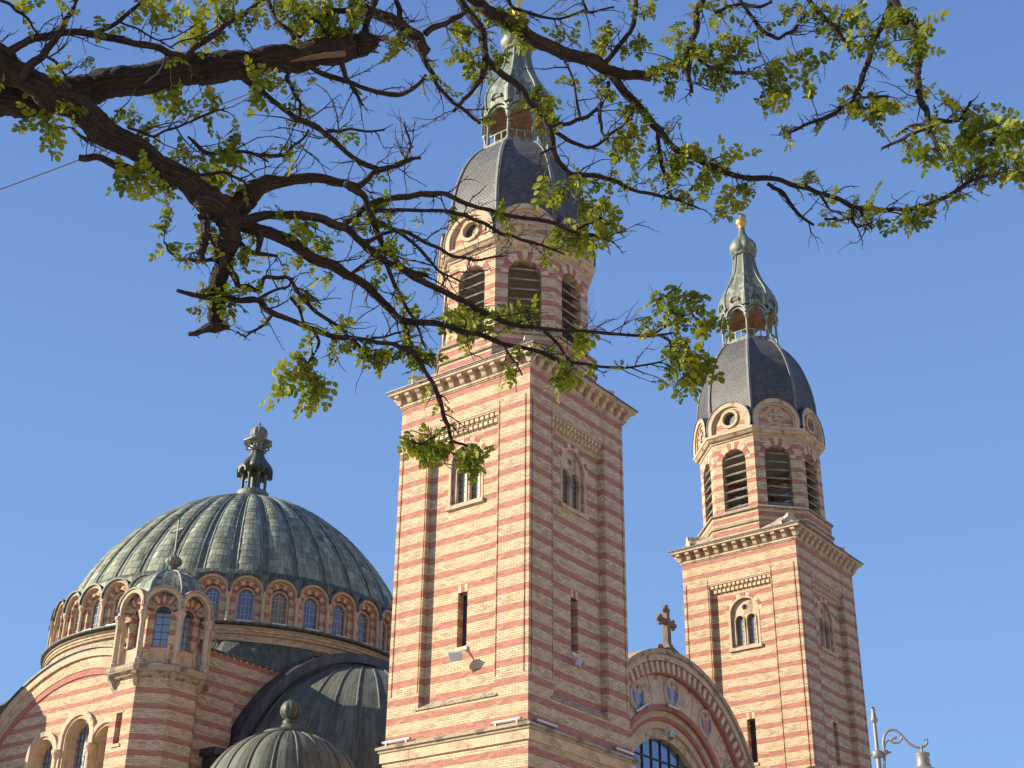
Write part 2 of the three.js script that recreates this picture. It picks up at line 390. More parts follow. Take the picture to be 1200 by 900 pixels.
  const bs = new THREE.Shape(); bs.moveTo(3.0, H1 + 0.13); bs.lineTo(3.07, H1 + 0.13); bs.bezierCurveTo(3.2, H1 + 0.16, 3.16, H1 + 0.36, 3.33, H1 + 0.38); bs.lineTo(3.35, H1 + 0.505); bs.lineTo(3.0, H1 + 0.505); bs.closePath();
  const bg = prep(new THREE.ExtrudeGeometry(bs, { depth: 0.2, bevelEnabled: false, curveSegments: 5 }).translate(0, 0, -0.1).rotateY(-Math.PI / 2), M.stone);
  for (let k = 0; k < 4; k++) for (let i = 0; i < 13; i++) {
    const b = again('bracket', bg, M.stone, c);
    const x = (i - 6) * 0.508; b.rotation.y = k * Math.PI / 2;
    b.position.set(x * Math.cos(b.rotation.y), 0, -x * Math.sin(b.rotation.y));
  }
  mesh('slab', [box(-3.4, 3.4, H1 + 0.505, H1 + 0.6, -3.4, 3.4), box(-3.44, 3.44, H1 + 0.6, H1 + 0.64, -3.44, 3.44)], M.stone, c);
  mesh('flashing', [box(-3.48, 3.48, H1 + 0.64, H1 + 0.68, -3.48, 3.48), oct4(3.46, H1 + 0.68, 2.9, H1 + 0.95)], M.darklead, c);
  // ---- eight-sided base with corner broaches
  mesh('belfry_base', [oct([[0, 26.7], [3.0, 26.7], [3.0, 27.35], [2.96, 27.4], [2.96, 27.98], [0, 27.98]])], M.brick, t, BR);
  mesh('base_weathering', [oct([[2.96, 27.3], [3.07, 27.3], [3.07, 27.38], [2.96, 27.46]]), oct([[2.8, 27.96], [3.06, 27.96], [3.06, 28.04], [2.8, 28.2]])], M.oldstone, t);
  for (let k = 0; k < 4; k++) {
    const br = part('corner_broach', t); br.rotation.y = k * Math.PI / 2;
    mesh('broach_slope', pyramid([[3.2, 26.66, 3.2], [3.2, 26.66, 0.9], [0.9, 26.66, 3.2]], [2.05, 27.75, 2.05]), M.oldstone, br);
    const gab = poly([[-0.48, 26.62], [0.48, 26.62], [0.48, 26.95], [0.16, 27.2], [0.16, 27.38], [-0.16, 27.38], [-0.16, 27.2], [-0.48, 26.95]]);
    mesh('gablet_stone', ext(gab, 3.2, 3.95).rotateY(Math.PI / 4), M.stone, br);
  }
  // ---- belfry
  const AP = 2.75, hw = AP * T8;
  const bw = []; for (let k = 0; k < 8; k++) {
    const w = poly([[-hw, 28.04], [hw, 28.04], [hw, 31.9], [-hw, 31.9]]); w.holes.push(archHole(0, 28.22, 30.76, 0.64));
    bw.push(ext(w, AP - 0.42, AP, 18).rotateY(k * Math.PI / 4));
  }
  mesh('belfry_wall', bw, M.brick, t, BR);
  mesh('belfry_floor', oct([[0, 28.0], [2.6, 28.0], [2.6, 28.12], [0, 28.12]]), M.inner, t);
  mesh('belfry_ceiling', oct([[0, 31.7], [2.5, 31.7], [2.5, 31.9], [0, 31.9]]), M.inner, t);
  mesh('bell_frame', [box(-0.12, 0.12, 28.1, 31.7, -0.12, 0.12), box(-1.6, 1.6, 30.4, 30.6, -0.12, 0.12), box(-0.12, 0.12, 29.8, 30.0, -1.6, 1.6)], M.inner, t);
  mesh('bell', lathe([[0.05, 30.4], [0.25, 30.35], [0.34, 30.0], [0.42, 29.6], [0.62, 29.35], [0.6, 29.3], [0, 29.4]], 20).translate(0.5, 0, 0), M.darkcopper, t, { smooth: true });
  const slat = prep(box(-0.63, 0.63, -0.028, 0.028, -0.22, 0.2).rotateX(0.58), M.louvre);
  for (let k = 0; k < 8; k++) {
    const o = part('belfry_opening', t); o.rotation.y = k * Math.PI / 4;
    for (let i = 0; i < 8; i++) {
      const y = 28.45 + i * 0.44; if (y > 31.2) continue;
      const s = again('louvre_slat', slat, M.louvre, o); s.position.set(0, y, AP - 0.22);
      const dy = y - 30.76; if (dy > 0) s.scale.x = Math.sqrt(Math.max(0.02, 0.64 * 0.64 - dy * dy)) / 0.64;
      s.rotation.z = (hash(k, i, 5) - 0.5) * 0.035;
    }
    const n = 13;
    for (let i = 0; i < n; i++) {
      const a0 = Math.PI * i / n + 0.012, a1 = Math.PI * (i + 1) / n - 0.012, kx = Math.abs(i - 6);
      const red = kx === 1 || kx === 4 || kx === 5;
      mesh('voussoir', ext(sector(0, 30.76, 0.645, kx < 2 ? 1.02 : 0.92, a0, a1, 1), AP - 0.1, AP + 0.012 + (i % 2) * 0.005), red ? M.redstone : M.cream, o);
    }
    mesh('sill', box(-0.72, 0.72, 28.1, 28.22, AP - 0.4, AP + 0.07), M.oldstone, o);
  }
  mesh('belfry_cornice', oct([[2.74, 31.88], [2.80, 31.88], [2.82, 31.96], [2.92, 32.0], [3.02, 32.12], [3.06, 32.14], [3.06, 32.27], [2.7, 32.3]]), M.stone, t);
  // ---- round gables
  const GA = 3.03, gr = 1.19, gc = 32.62;
  for (let k = 0; k < 8; k++) {
    const g = part('round_gable', t); g.rotation.y = k * Math.PI / 4;
    const back = archShape(0, 32.27, gc, gr - 0.02);
    const face = archShape(0, 32.27, gc, 0.98);
    const ring = archRing(0, 32.27, gc, 0.96, gr);
    mesh('arch_stone', ext(ring, GA - 0.3, GA + 0.02, 22), M.stone, g);
    const r2 = archRing(0, 32.27, gc, 0.86, 0.965);
    mesh('inner_moulding', ext(r2, GA - 0.3, GA - 0.07, 22), M.tan, g);
    if (k % 2 === 0) {
      face.holes.push(circleHole(0, 32.98, 0.36));
      mesh('face', ext(face, GA - 0.4, GA - 0.14, 20), M.brick, g, BR);
      const rg = new THREE.Shape(); rg.absarc(0, 32.98, 0.49, 0, Math.PI * 2); rg.holes.push(circleHole(0, 32.98, 0.355));
      mesh('oculus_ring', ext(rg, GA - 0.3, GA - 0.06, 26), M.stone, g);
      mesh('oculus_back', new THREE.CircleGeometry(0.5, 20).translate(0, 32.98, GA - 0.75), M.inner, g);
    } else {
      mesh('face', ext(face, GA - 0.4, GA - 0.14, 20), M.brick, g, BR);
      const disc = new THREE.Shape(); disc.absarc(0, 32.95, 0.49, 0, Math.PI * 2);
      mesh('medallion', ext(disc, GA - 0.2, GA - 0.12, 26), M.tan, g);
      const a = 0.065, L = 0.33, b = 0.13, cr = [];
      for (let q = 0; q < 4; q++) for (const [x, y] of [[a, a], [a, L - 0.07], [b, L], [-b, L], [-a, L - 0.07], [-a, a]]) { const th = q * Math.PI / 2; cr.push([x * Math.cos(th) - y * Math.sin(th), 32.95 + x * Math.sin(th) + y * Math.cos(th)]); }
      mesh('carved_cross', ext(poly(cr.filter((p, i) => i % 6 !== 5)), GA - 0.13, GA - 0.03), M.tan, g);
    }
    mesh('gable_roof', ext(back, GA - 1.3, GA - 0.31, 16), M.darklead, g);
    mesh('coping', ext(sector(0, gc, gr + 0.004, gr + 0.045, -0.28, Math.PI + 0.28), GA - 1.2, GA + 0.05), M.darklead, g);
  }
  // ---- slate dome
  const prof = [[2.72, 32.3], [2.76, 34.3], [2.70, 35.0], [2.60, 35.6], [2.45, 36.2], [2.26, 36.8], [2.02, 37.3], [1.75, 37.72], [1.5, 38.0], [1.32, 38.1]];
  const dome = part('slate_dome', t);
  mesh('slating', oct(smoothProfile(prof, 3)), M.slate, dome);
  const ribPath = smoothProfile(prof, 2);
  for (let k = 0; k < 8; k++) {
    const a = Math.PI / 8 + k * Math.PI / 4;
    const pts = ribPath.map(p => V(p[0] * R8 * Math.sin(a), p[1], p[0] * R8 * Math.cos(a)));
    const off = V(Math.cos(a), 0, -Math.sin(a)).multiplyScalar(0.055);
    mesh('hip_roll', [tube(pts, 0.06, 6), tube(pts.map(p => p.clone().add(off)), 0.04, 5), tube(pts.map(p => p.clone().sub(off)), 0.04, 5)], M.zinc, dome, { smooth: true });
  }
  // ---- open lantern
  const ln = part('lantern', t);
  mesh('floor_ring', oct([[0, 38.06], [1.42, 38.06], [1.42, 38.2], [1.36, 38.24], [0, 38.24]]), M.copper, ln);
  const LA = 1.28, lw = LA * T8;
  for (let k = 0; k < 8; k++) {
    const a = Math.PI / 8 + k * Math.PI / 4, r = LA * R8;
    const x = r * Math.sin(a), z = r * Math.cos(a);
    mesh('column', lathe([[0.11, 38.22], [0.11, 38.34], [0.07, 38.38], [0.06, 39.3], [0.065, 39.34], [0.11, 39.5], [0.13, 39.54], [0.13, 39.62], [0, 39.62]], 10).translate(x, 0, z), M.copper, ln, { smooth: true });
    const ar = poly([[-lw, 39.6], [-0.42, 39.6]]);
    const arch = new THREE.Shape(); arch.moveTo(-lw, 39.6); arch.lineTo(-0.41, 39.6); arch.absarc(0, 39.6, 0.41, Math.PI, 0, true); arch.lineTo(lw, 39.6); arch.lineTo(lw, 40.35); arch.lineTo(-lw, 40.35); arch.closePath();
    mesh('arch_panel', ext(arch, LA - 0.12, LA, 12).rotateY(k * Math.PI / 4), M.copper, ln);
    mesh('arch_hood', [ext(sector(0, 39.62, 0.42, 0.5, 0, Math.PI), LA - 0.05, LA + 0.07).rotateY(k * Math.PI / 4), ext(sector(0, 39.66, 0.52, 0.6, 0.1, Math.PI - 0.1), LA - 0.05, LA + 0.16).rotateY(k * Math.PI / 4)], M.copper, ln);
    const rl = [box(-lw, lw, 38.68, 38.75, LA - 0.05, LA + 0.02), box(-lw, lw, 38.28, 38.33, LA - 0.05, LA + 0.02)];
    mesh('handrail', rl.map(g => g.rotateY(k * Math.PI / 4)), M.copper, ln);
    for (const i of [-1, 1]) mesh('baluster', box(i * 0.18 - 0.03, i * 0.18 + 0.03, 38.24, 38.7, LA - 0.04, LA + 0.01).rotateY(k * Math.PI / 4), M.copper, ln);
  }
  mesh('soffit', oct([[1.22, 39.95], [0.8, 40.28], [0.01, 40.4]]), M.soffit, ln);
  // ---- bell-shaped copper roof, onion and gilded finial
  const bp = smoothProfile([[1.38, 40.2], [1.42, 40.42], [1.42, 40.75], [1.36, 41.1], [1.22, 41.5], [1.02, 41.9], [0.83, 42.3], [0.69, 42.7], [0.59, 43.1], [0.53, 43.5], [0.5, 43.9]], 2);
  const roof = part('bell_roof', t);
  mesh('copper_skin', oct(bp), M.copper, roof);
  for (let k = 0; k < 8; k++) {
    const a = Math.PI / 8 + k * Math.PI / 4;
    mesh('hip_roll', tube(bp.map(p => V((p[0] * R8 + 0.01) * Math.sin(a), p[1], (p[0] * R8 + 0.01) * Math.cos(a))), 0.04, 6), M.copper, roof, { smooth: true });
    const dz = 1.40;
    mesh('roof_dormer', [ext(sector(0, 40.5, 0.0, 0.2, 0, Math.PI), dz - 0.3, dz + 0.07).rotateY(k * Math.PI / 4), ext(sector(0, 40.5, 0.2, 0.26, -0.2, Math.PI + 0.2), dz - 0.3, dz + 0.11).rotateY(k * Math.PI / 4)], M.darkcopper, roof);
  }
  mesh('collar', oct([[0.5, 43.85], [0.60, 43.9], [0.64, 43.97], [0.6, 44.03], [0.5, 44.08]]), M.copper, t);
  mesh('onion', lobed([[0.5, 44.05], [0.66, 44.15], [0.76, 44.33], [0.76, 44.55], [0.64, 44.8], [0.44, 45.02], [0.28, 45.25], [0.19, 45.55], [0.16, 45.8]], 8, 0.1), M.copper, t, { smooth: true });
  mesh('finial', lathe([[0.14, 45.78], [0.2, 45.82], [0.12, 45.88], [0.24, 46.0], [0.31, 46.16], [0.28, 46.32], [0.16, 46.46], [0.07, 46.6], [0.03, 46.86], [0, 46.9]], 20), M.gold, t, { smooth: true });
  return t;
}
function oct4(a0, y0, a1, y1) { // square frustum
  const k = Math.SQRT2; return new THREE.CylinderGeometry(a1 * k, a0 * k, y1 - y0, 4, 1).rotateY(Math.PI / 4).translate(0, (y0 + y1) / 2, 0);
}
function pyramid(base, apex) {
  const [a, b, c] = base, p = []; for (const f of [[a, b, apex], [b, c, apex], [c, a, apex], [a, c, b]]) for (const v of f) p.push(...v);
  // outward winding
  const g = new THREE.BufferGeometry(); const cx = (a[0] + b[0] + c[0] + apex[0]) / 4, cy = (a[1] + b[1] + c[1] + apex[1]) / 4, cz = (a[2] + b[2] + c[2] + apex[2]) / 4;
  for (let i = 0; i < p.length; i += 9) {
    const A = V(p[i], p[i + 1], p[i + 2]), B = V(p[i + 3], p[i + 4], p[i + 5]), Cc = V(p[i + 6], p[i + 7], p[i + 8]);
    const n = B.clone().sub(A).cross(Cc.clone().sub(A));
    if (n.dot(A.clone().sub(V(cx, cy, cz))) < 0) { p.splice(i + 3, 6, Cc.x, Cc.y, Cc.z, B.x, B.y, B.z); }
  }
  g.setAttribute('position', new THREE.Float32BufferAttribute(p, 3)); return g;
}
function smoothProfile(p, k) {
  const c = new THREE.CatmullRomCurve3(p.map(q => V(q[0], q[1], 0))); const n = (p.length - 1) * k, o = [];
  for (let i = 0; i <= n; i++) { const q = c.getPoint(i / n); o.push([q.x, q.y]); } return o;
}
function lobed(p, n, amp, seg = 12) {
  const g = new THREE.LatheGeometry(p.map(q => new THREE.Vector2(q[0], q[1])), n * seg), a = g.attributes.position;
  const r0 = Math.max(...p.map(q => q[0]));
  for (let i = 0; i < a.count; i++) {
    const x = a.getX(i), z = a.getZ(i), r = Math.hypot(x, z), th = Math.atan2(x, z), k = 1 - amp * (1 - Math.abs(Math.cos(th * n / 2))) * Math.min(1, r / r0);
    a.setX(i, x * k); a.setZ(i, z * k);
  }
  g.computeVertexNormals(); return g;
}
const towerGap = 20.516;
bellTower('tall striped brick bell tower with two floodlights, in front of the ribbed half dome', [3, 0, -3]);
{
  const src = scene.getObjectByName('bell_tower'), c = src.clone();
  c.name = numbered('bell_tower'); c.position.set(3 + towerGap, 0, -3);
  c.userData = { label: 'striped brick bell tower beyond the stone cross, next to the street lamp', category: 'tower', group: 'twin bell towers' };
  scene.add(c);
}

// ---------------------------------------------------------------- domed church hall
const DX = 13.26, DZ = -28.8, HS = 9.26, AC = 12.4;   // dome axis, half side of the square under it, centre height of the big arches
const DEG = Math.PI / 180;
const BV = { vo: VO + 0.12 };
{
  const h = thing('church_hall', 'striped brick church hall with great arched gable and triple arched windows, under the ribbed dome', 'building', [DX, 0, DZ]);
  // side wall facing -x, drawn as (along, up): along = world z relative to the dome axis
  const AR = 9.2, inner = 7.97;
  const arcTop = (r, y) => Math.acos(Math.min(1, (y - AC) / r));
  // wall inside the arch, with three window openings
  const wall = new THREE.Shape(); wall.moveTo(-inner, 0); wall.lineTo(inner, 0); wall.lineTo(inner, AC); wall.absarc(0, AC, inner, 0, Math.PI, false); wall.closePath();
  const win = [[0.2, 17.5, 1.0], [-2.25, 16.95, 0.92], [2.25, 16.95, 0.92]];
  for (const [x, s, r] of win) wall.holes.push(archHole(x, 12.4, s, r * 0.98));
  const toSide = g => g.rotateY(-Math.PI / 2);               // +z -> -x ; shape x -> z
  mesh('tympanum_wall', toSide(ext(wall, HS - 0.75, HS - 0.12, 40)), M.brick, h, BV);
  const rings = [['arch_band', inner, 8.26, HS - 0.06, M.redstone], ['arch_band', 8.275, 8.82, HS - 0.03, M.yellow], ['arch_band', 8.835, 9.2, HS + 0.08, M.tan]];
  for (const [n, r0, r1, z1, mt] of rings) mesh(n, toSide(ext(sector(0, AC, r0, r1, 0, Math.PI, 60), HS - 1.0, z1)), mt, h, mt === M.yellow ? { uv: 'ring', axis: 'z', c: [0, AC, 8.5] } : {});
  mesh('arch_coping', toSide(ext(sector(0, AC, 9.205, 9.3, 0, Math.PI, 60), HS - 1.6, HS + 0.16)), M.darkcopper, h);
  mesh('lower_wall', [box(-HS + 0.05, HS - 0.05, 0, AC - 0.005, -HS + 0.1, HS - 0.1)].concat([]), M.brick, h, BV);
  // windows of the tympanum
  for (const [x, s, r] of win) {
    const w = part('arched_window', h); w.rotation.y = -Math.PI / 2; 
    const z = HS - 0.12;
    for (const [n, a, b, d, mt] of [['outer_moulding', 1.0, 1.24, 0.16, M.stone], ['inner_moulding', 0.86, 1.0, 0.08, M.tan], ['reveal', 0.72, 0.87, -0.16, M.tan]]) {
      const o = archRing(x, 12.4, s, r * a, r * b);
      mesh(n, ext(o, z - 0.55 + (x - 0.2) * 0.004, z + d - Math.abs(x - 0.2) * 0.008 - (x < 0 ? 0.004 : 0), 24), mt, w);
    }
    mesh('pane', ext(archShape(x, 12.4, s, r * 0.73), z - 0.52, z - 0.5, 20), M.greyglass, w);
    const bars = [];
    for (let i = -2; i <= 2; i++) bars.push(box(x + i * r * 0.24 - 0.012, x + i * r * 0.24 + 0.012, 12.5, s + r * 0.73 * Math.sqrt(1 - Math.pow(i * 0.24 / 0.73, 2)) * 0.98, z - 0.5, z - 0.475));
    for (let y = 12.8; y < s + 0.5; y += 0.36) bars.push(box(x - r * 0.7, x + r * 0.7, y - 0.01, y + 0.01, z - 0.5, z - 0.478));
    mesh('lead_bars', bars, M.frame, w);
  }
  for (const sx of [1.33, -1.05]) mesh('colonnette', lathe([[0.2, 12.4], [0.14, 12.5], [0.14, 16.6], [0.17, 16.65], [0.26, 16.9], [0.28, 17.05], [0, 17.05]], 12).translate(sx, 0, HS - 0.02).rotateY(-Math.PI / 2), M.stone, h, { smooth: true });
  // wall facing +z (behind the half dome): the square corner parts beside the big arch
  const front = new THREE.Shape(); const fe = 19.85, fa = Math.asin((fe - AC) / 9.28), fx = 9.28 * Math.cos(fa);
  front.moveTo(-10.4, 8); front.lineTo(-9.28, 8); front.lineTo(-9.28, AC); front.absarc(0, AC, 9.28, Math.PI, Math.PI - fa, true); front.lineTo(-10.4, fe); front.closePath();
  mesh('corner_wall', ext(front, HS - 0.5, HS + 0.02, 40), M.brick, h, BV);
  mesh('eaves', box(-10.45, -fx - 0.05, fe, fe + 0.09, HS - 0.5, HS + 0.12), M.darkcopper, h);
  for (let i = 0; i < 11; i++) mesh('eaves_bracket', box(-9.6 + i * 0.38, -9.5 + i * 0.38, fe - 0.09, fe, HS + 0.02, HS + 0.09), M.tan, h);
  // lead roof between the square and the drum
  const p = [], N = 72;
  const ringPt = (i) => { const a = i / N * 2 * Math.PI, c = Math.cos(a), s = Math.sin(a), q = (HS - 0.3) / Math.max(Math.abs(c), Math.abs(s)), ro = Math.max(q, 9.2), k = Math.min(1, (ro - 9.2) / 1.6), skip = q < 9.3; const o = [[9.15 * c, 21.72, 9.15 * s], [ro * c, 21.7 - 1.95 * k, ro * s], [ro * c, 18.8, ro * s]]; o.skip = skip; return o; };
  for (let c = 0; c < 4; c++) {
    p.length = 0;
    for (let i = c * N / 4; i < (c + 1) * N / 4; i++) { const a = ringPt(i), b = ringPt(i + 1); if (a.skip || b.skip) continue; for (const j of [0, 1]) p.push(...a[j], ...b[j], ...b[j + 1], ...a[j], ...b[j + 1], ...a[j + 1]); }
    const rg = new THREE.BufferGeometry(); rg.setAttribute('position', new THREE.Float32BufferAttribute(p.slice(), 3));
    mesh('corner_roof', rg, M.lead, h);
  }
  const seams = [];
  for (let i = 0; i < N; i++) { const a = ringPt(i + 0.5); if (Math.hypot(a[1][0], a[1][2]) > 9.7) seams.push(bar([a[0][0], a[0][1] + 0.01, a[0][2]], [a[1][0], a[1][1] + 0.01, a[1][2]], 0.03, 5)); }
  mesh('roof_seams', seams, M.lead, h);
}

// ---------------------------------------------------------------- great dome: drum with arched bays, ribbed copper shell, lantern
{
  const d = thing('great_dome', 'large ribbed green copper dome on a drum of arched windows', 'dome', [DX, 0, DZ]);
  const CA = Math.atan2(CAM.pos.z - DZ, CAM.pos.x - DX);        // direction of the street, where the bays are built in full
  mesh('drum_base', lathe([[9.0, 21.5], [9.3, 21.62], [9.3, 21.9], [9.36, 21.93], [9.36, 22.05], [9.42, 22.08], [9.42, 22.28], [9.0, 22.3]], 144), M.yellow, d, { uv: 'cyl', r: 9.3 });
  mesh('base_moulding', [lathe([[9.3, 21.92], [9.40, 21.93], [9.40, 22.0], [9.3, 22.02]], 144), lathe([[9.38, 22.2], [9.5, 22.22], [9.5, 22.3], [9.3, 22.32]], 144)], M.tan, d, { smooth: true });
  mesh('gutter', lathe([[9.3, 22.32], [9.62, 22.33], [9.66, 22.45], [9.6, 22.46], [9.55, 22.42], [9.1, 22.46]], 144), M.darkcopper, d, { smooth: true });
  mesh('drum_core', lathe([[8.55, 22.3], [8.55, 25.2]], 72), M.inner, d);
  const bayW = 9.2 * Math.tan(5 * DEG), ap = 9.2;
  const wallShape = (() => { const s = poly([[-bayW, 22.4], [bayW, 22.4], [bayW, 24.75], [-bayW, 24.75]]); s.holes.push(archHole(0, 22.62, 23.92, 0.46)); return s; })();
  const G = {};
  G.wall = prep(ext(wallShape, ap - 0.35, ap - 0.06, 14), M.brick, { vo: VO + 0.3 });
  const fr = archRing(0, 22.62, 23.86, 0.35, 0.455);
  G.frame = prep(ext(fr, ap - 0.34, ap - 0.2, 14), M.tan);
  G.pane = prep(ext(archShape(0, 22.62, 23.86, 0.36), ap - 0.33, ap - 0.315, 14), M.glass);
  const mb = [box(-0.012, 0.012, 22.62, 24.2, ap - 0.315, ap - 0.295), box(-0.18, -0.162, 22.62, 23.86, ap - 0.315, ap - 0.295), box(0.162, 0.18, 22.62, 23.86, ap - 0.315, ap - 0.295)];
  for (const y of [23.0, 23.42, 23.84]) mb.push(box(-0.36, 0.36, y, y + 0.022, ap - 0.314, ap - 0.294));
  mb.push(ext(sector(0, 23.86, 0.17, 0.192, 0, Math.PI), ap - 0.314, ap - 0.293));
  for (const a of [0.6, Math.PI - 0.6]) mb.push(bar([0.18 * Math.cos(a), 23.86 + 0.18 * Math.sin(a), ap - 0.304], [0.36 * Math.cos(a), 23.86 + 0.36 * Math.sin(a), ap - 0.304], 0.011, 5));
  G.muntin = prep2(mb, M.muntin);
  G.sill = prep(box(-0.34, 0.34, 22.52, 22.6, ap - 0.3, ap + 0.2), M.white);
  const ringS = new THREE.Shape(); ringS.moveTo(0.795, 23.82); ringS.lineTo(0.795, 24.0); ringS.absarc(0, 24.0, 0.795, 0, Math.PI, false); ringS.lineTo(-0.795, 23.82); ringS.lineTo(-0.67, 23.82); ringS.lineTo(-0.67, 24.0); ringS.absarc(0, 24.0, 0.67, Math.PI, 0, true); ringS.lineTo(0.67, 23.82); ringS.closePath();
  G.arch = prep(ext(ringS, ap - 0.35, ap + 0.16, 18), M.tan);
  G.hood = prep(ext(sector(0, 24.0, 0.798, 0.88, 0, Math.PI), ap - 1.3, ap + 0.26), M.darkcopper);
  G.hoodroof = prep(ext(archShape(0, 23.9, 24.0, 0.83), ap - 1.5, ap - 0.36, 14), M.darkcopper);
  { const s = new THREE.Shape(); s.moveTo(-bayW, 24.02); s.lineTo(-0.797, 24.02); s.absarc(0, 24.0, 0.797, Math.PI - 0.02, 0.02, true); s.lineTo(bayW, 24.02); s.lineTo(bayW, 24.86); s.lineTo(-bayW, 24.86); s.closePath(); G.span = prep(ext(s, ap - 0.05, ap + 0.1, 18), M.darkcopper); }
  G.col = prep(lathe([[0.13, 22.46], [0.13, 22.56], [0.085, 22.62], [0.08, 23.62], [0.1, 23.66], [0.15, 23.8], [0.17, 23.84], [0.17, 23.92], [0, 23.92]], 10).translate(0, 0, (ap + 0.04) / Math.cos(5 * DEG)), M.tan, { smooth: true });
  const nv = 9; G.v = [];
  for (let i = 0; i < nv; i++) G.v.push(prep(ext(sector(0, 23.9, 0.47, 0.68, Math.PI * i / nv + 0.02, Math.PI * (i + 1) / nv - 0.02, 1), ap - 0.3, ap - 0.035 + (i % 2) * 0.008), M.cream));
  const back = [];
  for (let k = 0; k < 36; k++) {
    const phi = (k * 10 + 0.5) * DEG; let dd = phi - CA; dd = Math.atan2(Math.sin(dd), Math.cos(dd));
    const rot = Math.PI / 2 - phi;
    if (Math.abs(dd) > 100 * DEG) { back.push(G.wall.clone().rotateY(rot)); continue; }
    const b = part('drum_bay', d); b.rotation.y = rot;
    again('bay_wall', G.wall, M.brick, b);
    again('window_frame', G.frame, M.tan, b);
    again('pane', G.pane, M.glass, b); again('muntins', G.muntin, M.muntin, b); again('sill', G.sill, M.white, b);
    again('arch_stone', G.arch, M.tan, b); again('hood_mould', G.hood, M.darkcopper, b); again('spandrel', G.span, M.darkcopper, b); again('hood_roof', G.hoodroof, M.darkcopper, b);
    const c = again('colonnette', G.col, M.tan, b); c.rotation.y = 5 * DEG;
    G.v.forEach((g, i) => again('voussoir', g, i % 2 ? M.cream : M.redstone, b));
    if (k % 4 === 1) { const dp = mesh('downpipe', bar([0.55, 22.5, ap + 0.3], [0.55, 24.0, ap + 0.3], 0.045, 8), M.tan, b); dp.rotation.y = 5 * DEG - 3.4 * DEG; }
  }
  const bm = new THREE.Mesh(mergeGeometries(back, false), M.brick); bm.name = 'rear_drum_wall'; bm.castShadow = bm.receiveShadow = true; d.add(bm);
  mesh('eaves_roof', lathe([[9.0, 24.7], [9.12, 24.78], [9.05, 24.9], [8.88, 25.08], [8.8, 25.26], [8.5, 25.32]], 144), M.darkcopper, d, { smooth: true });
  // shell
  const A = 9.0, B = 8.75, H0 = 23.6, NX = 1.2;
  const t0 = Math.asin(Math.pow((25.2 - H0) / B, 1 / NX)), t1 = 1.49, rows = 26;
  const mer = t => [A * Math.pow(Math.cos(t), NX), H0 + B * Math.pow(Math.sin(t), NX)];
  // equal steps along the meridian
  const L = [0], T = []; { let q = mer(t0); for (let i = 1; i <= 400; i++) { const p = mer(t0 + (t1 - t0) * i / 400); L.push(L[i - 1] + Math.hypot(p[0] - q[0], p[1] - q[1])); q = p; } }
  for (let r = 0; r <= rows; r++) { const s = L[400] * r / rows; let i = 0; while (i < 400 && L[i + 1] < s) i++; T.push(t0 + (t1 - t0) * i / 400); }
  const half = 5 * DEG, lob = half * 0.74;
  for (let k = 0; k < 36; k++) {
    const phi = (k * 10 + 0.5) * DEG;
    const pos = [], col = [];
    const P = (t, a, lift) => { const m = mer(t), c = 1 - (a / lob) * (a / lob), bul = 0.13 * Math.min(1, m[0] / 4) * Math.pow(c, 0.6) + lift, nz = Math.sin(t) ; const r = m[0] + bul * Math.cos(t * 0.9), y = m[1] + bul * nz; return [r * Math.cos(phi + a), y, r * Math.sin(phi + a)]; };
    for (let r = 0; r < rows; r++) {
      const nc = 3 + (r % 2), off = r % 2 ? -0.5 : 0;
      for (let c = 0; c < nc; c++) {
        const a0 = Math.max(-1, -1 + (c + off) * 2 / 3) * lob, a1 = Math.min(1, -1 + (c + 1 + off) * 2 / 3) * lob;
        const tone = hash(k * 40 + r, c, 17), h2 = hash(k * 40 + r, c, 19);   // every sheet has a patina of its own, at random
        let cc = mix([0.19, 0.205, 0.14], [0.315, 0.345, 0.24], tone);
        if (h2 > 0.94) cc = mul(cc, 0.6); else if (h2 < 0.07) cc = mix(cc, [0.42, 0.50, 0.39], 0.5);
        for (let s = 0; s < 2; s++) {
          const b0 = a0 + (a1 - a0) * s / 2, b1 = a0 + (a1 - a0) * (s + 1) / 2, g = (a1 - a0) * 0.02;
          const q = [P(T[r], b0 + (s ? 0 : g), 0.016), P(T[r], b1 - (s ? g : 0), 0.016), P(T[r + 1], b1 - (s ? g : 0), 0.0), P(T[r + 1], b0 + (s ? 0 : g), 0.0), P(T[r], b0, -0.01), P(T[r], b1, -0.01)];
          for (const i of [0, 2, 1, 0, 3, 2, 4, 0, 1, 4, 1, 5]) { pos.push(...q[i]); col.push(...cc); }
        }
      }
    }
    const g = new THREE.BufferGeometry(); g.setAttribute('position', new THREE.Float32BufferAttribute(pos, 3)); g.setAttribute('color', new THREE.Float32BufferAttribute(col, 3));
    const gore = mesh('dome_gore', g, M.copperv, d, { uv: 'cyl', r: 6 });
    // flat channel between two gores, with two standing rolls
    const ph = phi + half, ch = [], cw = half - lob;
    const Q = (t, a, lift) => { const m = mer(t); return V((m[0] + lift * Math.cos(t)) * Math.cos(ph + a), m[1] + lift * Math.sin(t), (m[0] + lift * Math.cos(t)) * Math.sin(ph + a)); };
    for (let r = 0; r < rows; r++) { const q = [Q(T[r], -cw, 0), Q(T[r], cw, 0), Q(T[r + 1], cw, 0), Q(T[r + 1], -cw, 0)]; for (const i of [0, 2, 1, 0, 3, 2]) ch.push(q[i].x, q[i].y, q[i].z); }
    const cg = new THREE.BufferGeometry(); cg.setAttribute('position', new THREE.Float32BufferAttribute(ch, 3)); cg.computeVertexNormals();
    mesh('dome_rib', [prep(cg, M.copper), ...[-1, 1].map(s => tube(T.filter((_, i) => i % 2 === 0).map(t => Q(t, s * cw * 0.92, 0.03)), 0.045, 5, 26))], M.copper, d, { smooth: true });
  }
  // lantern of the dome
  const l = part('dome_lantern', d);
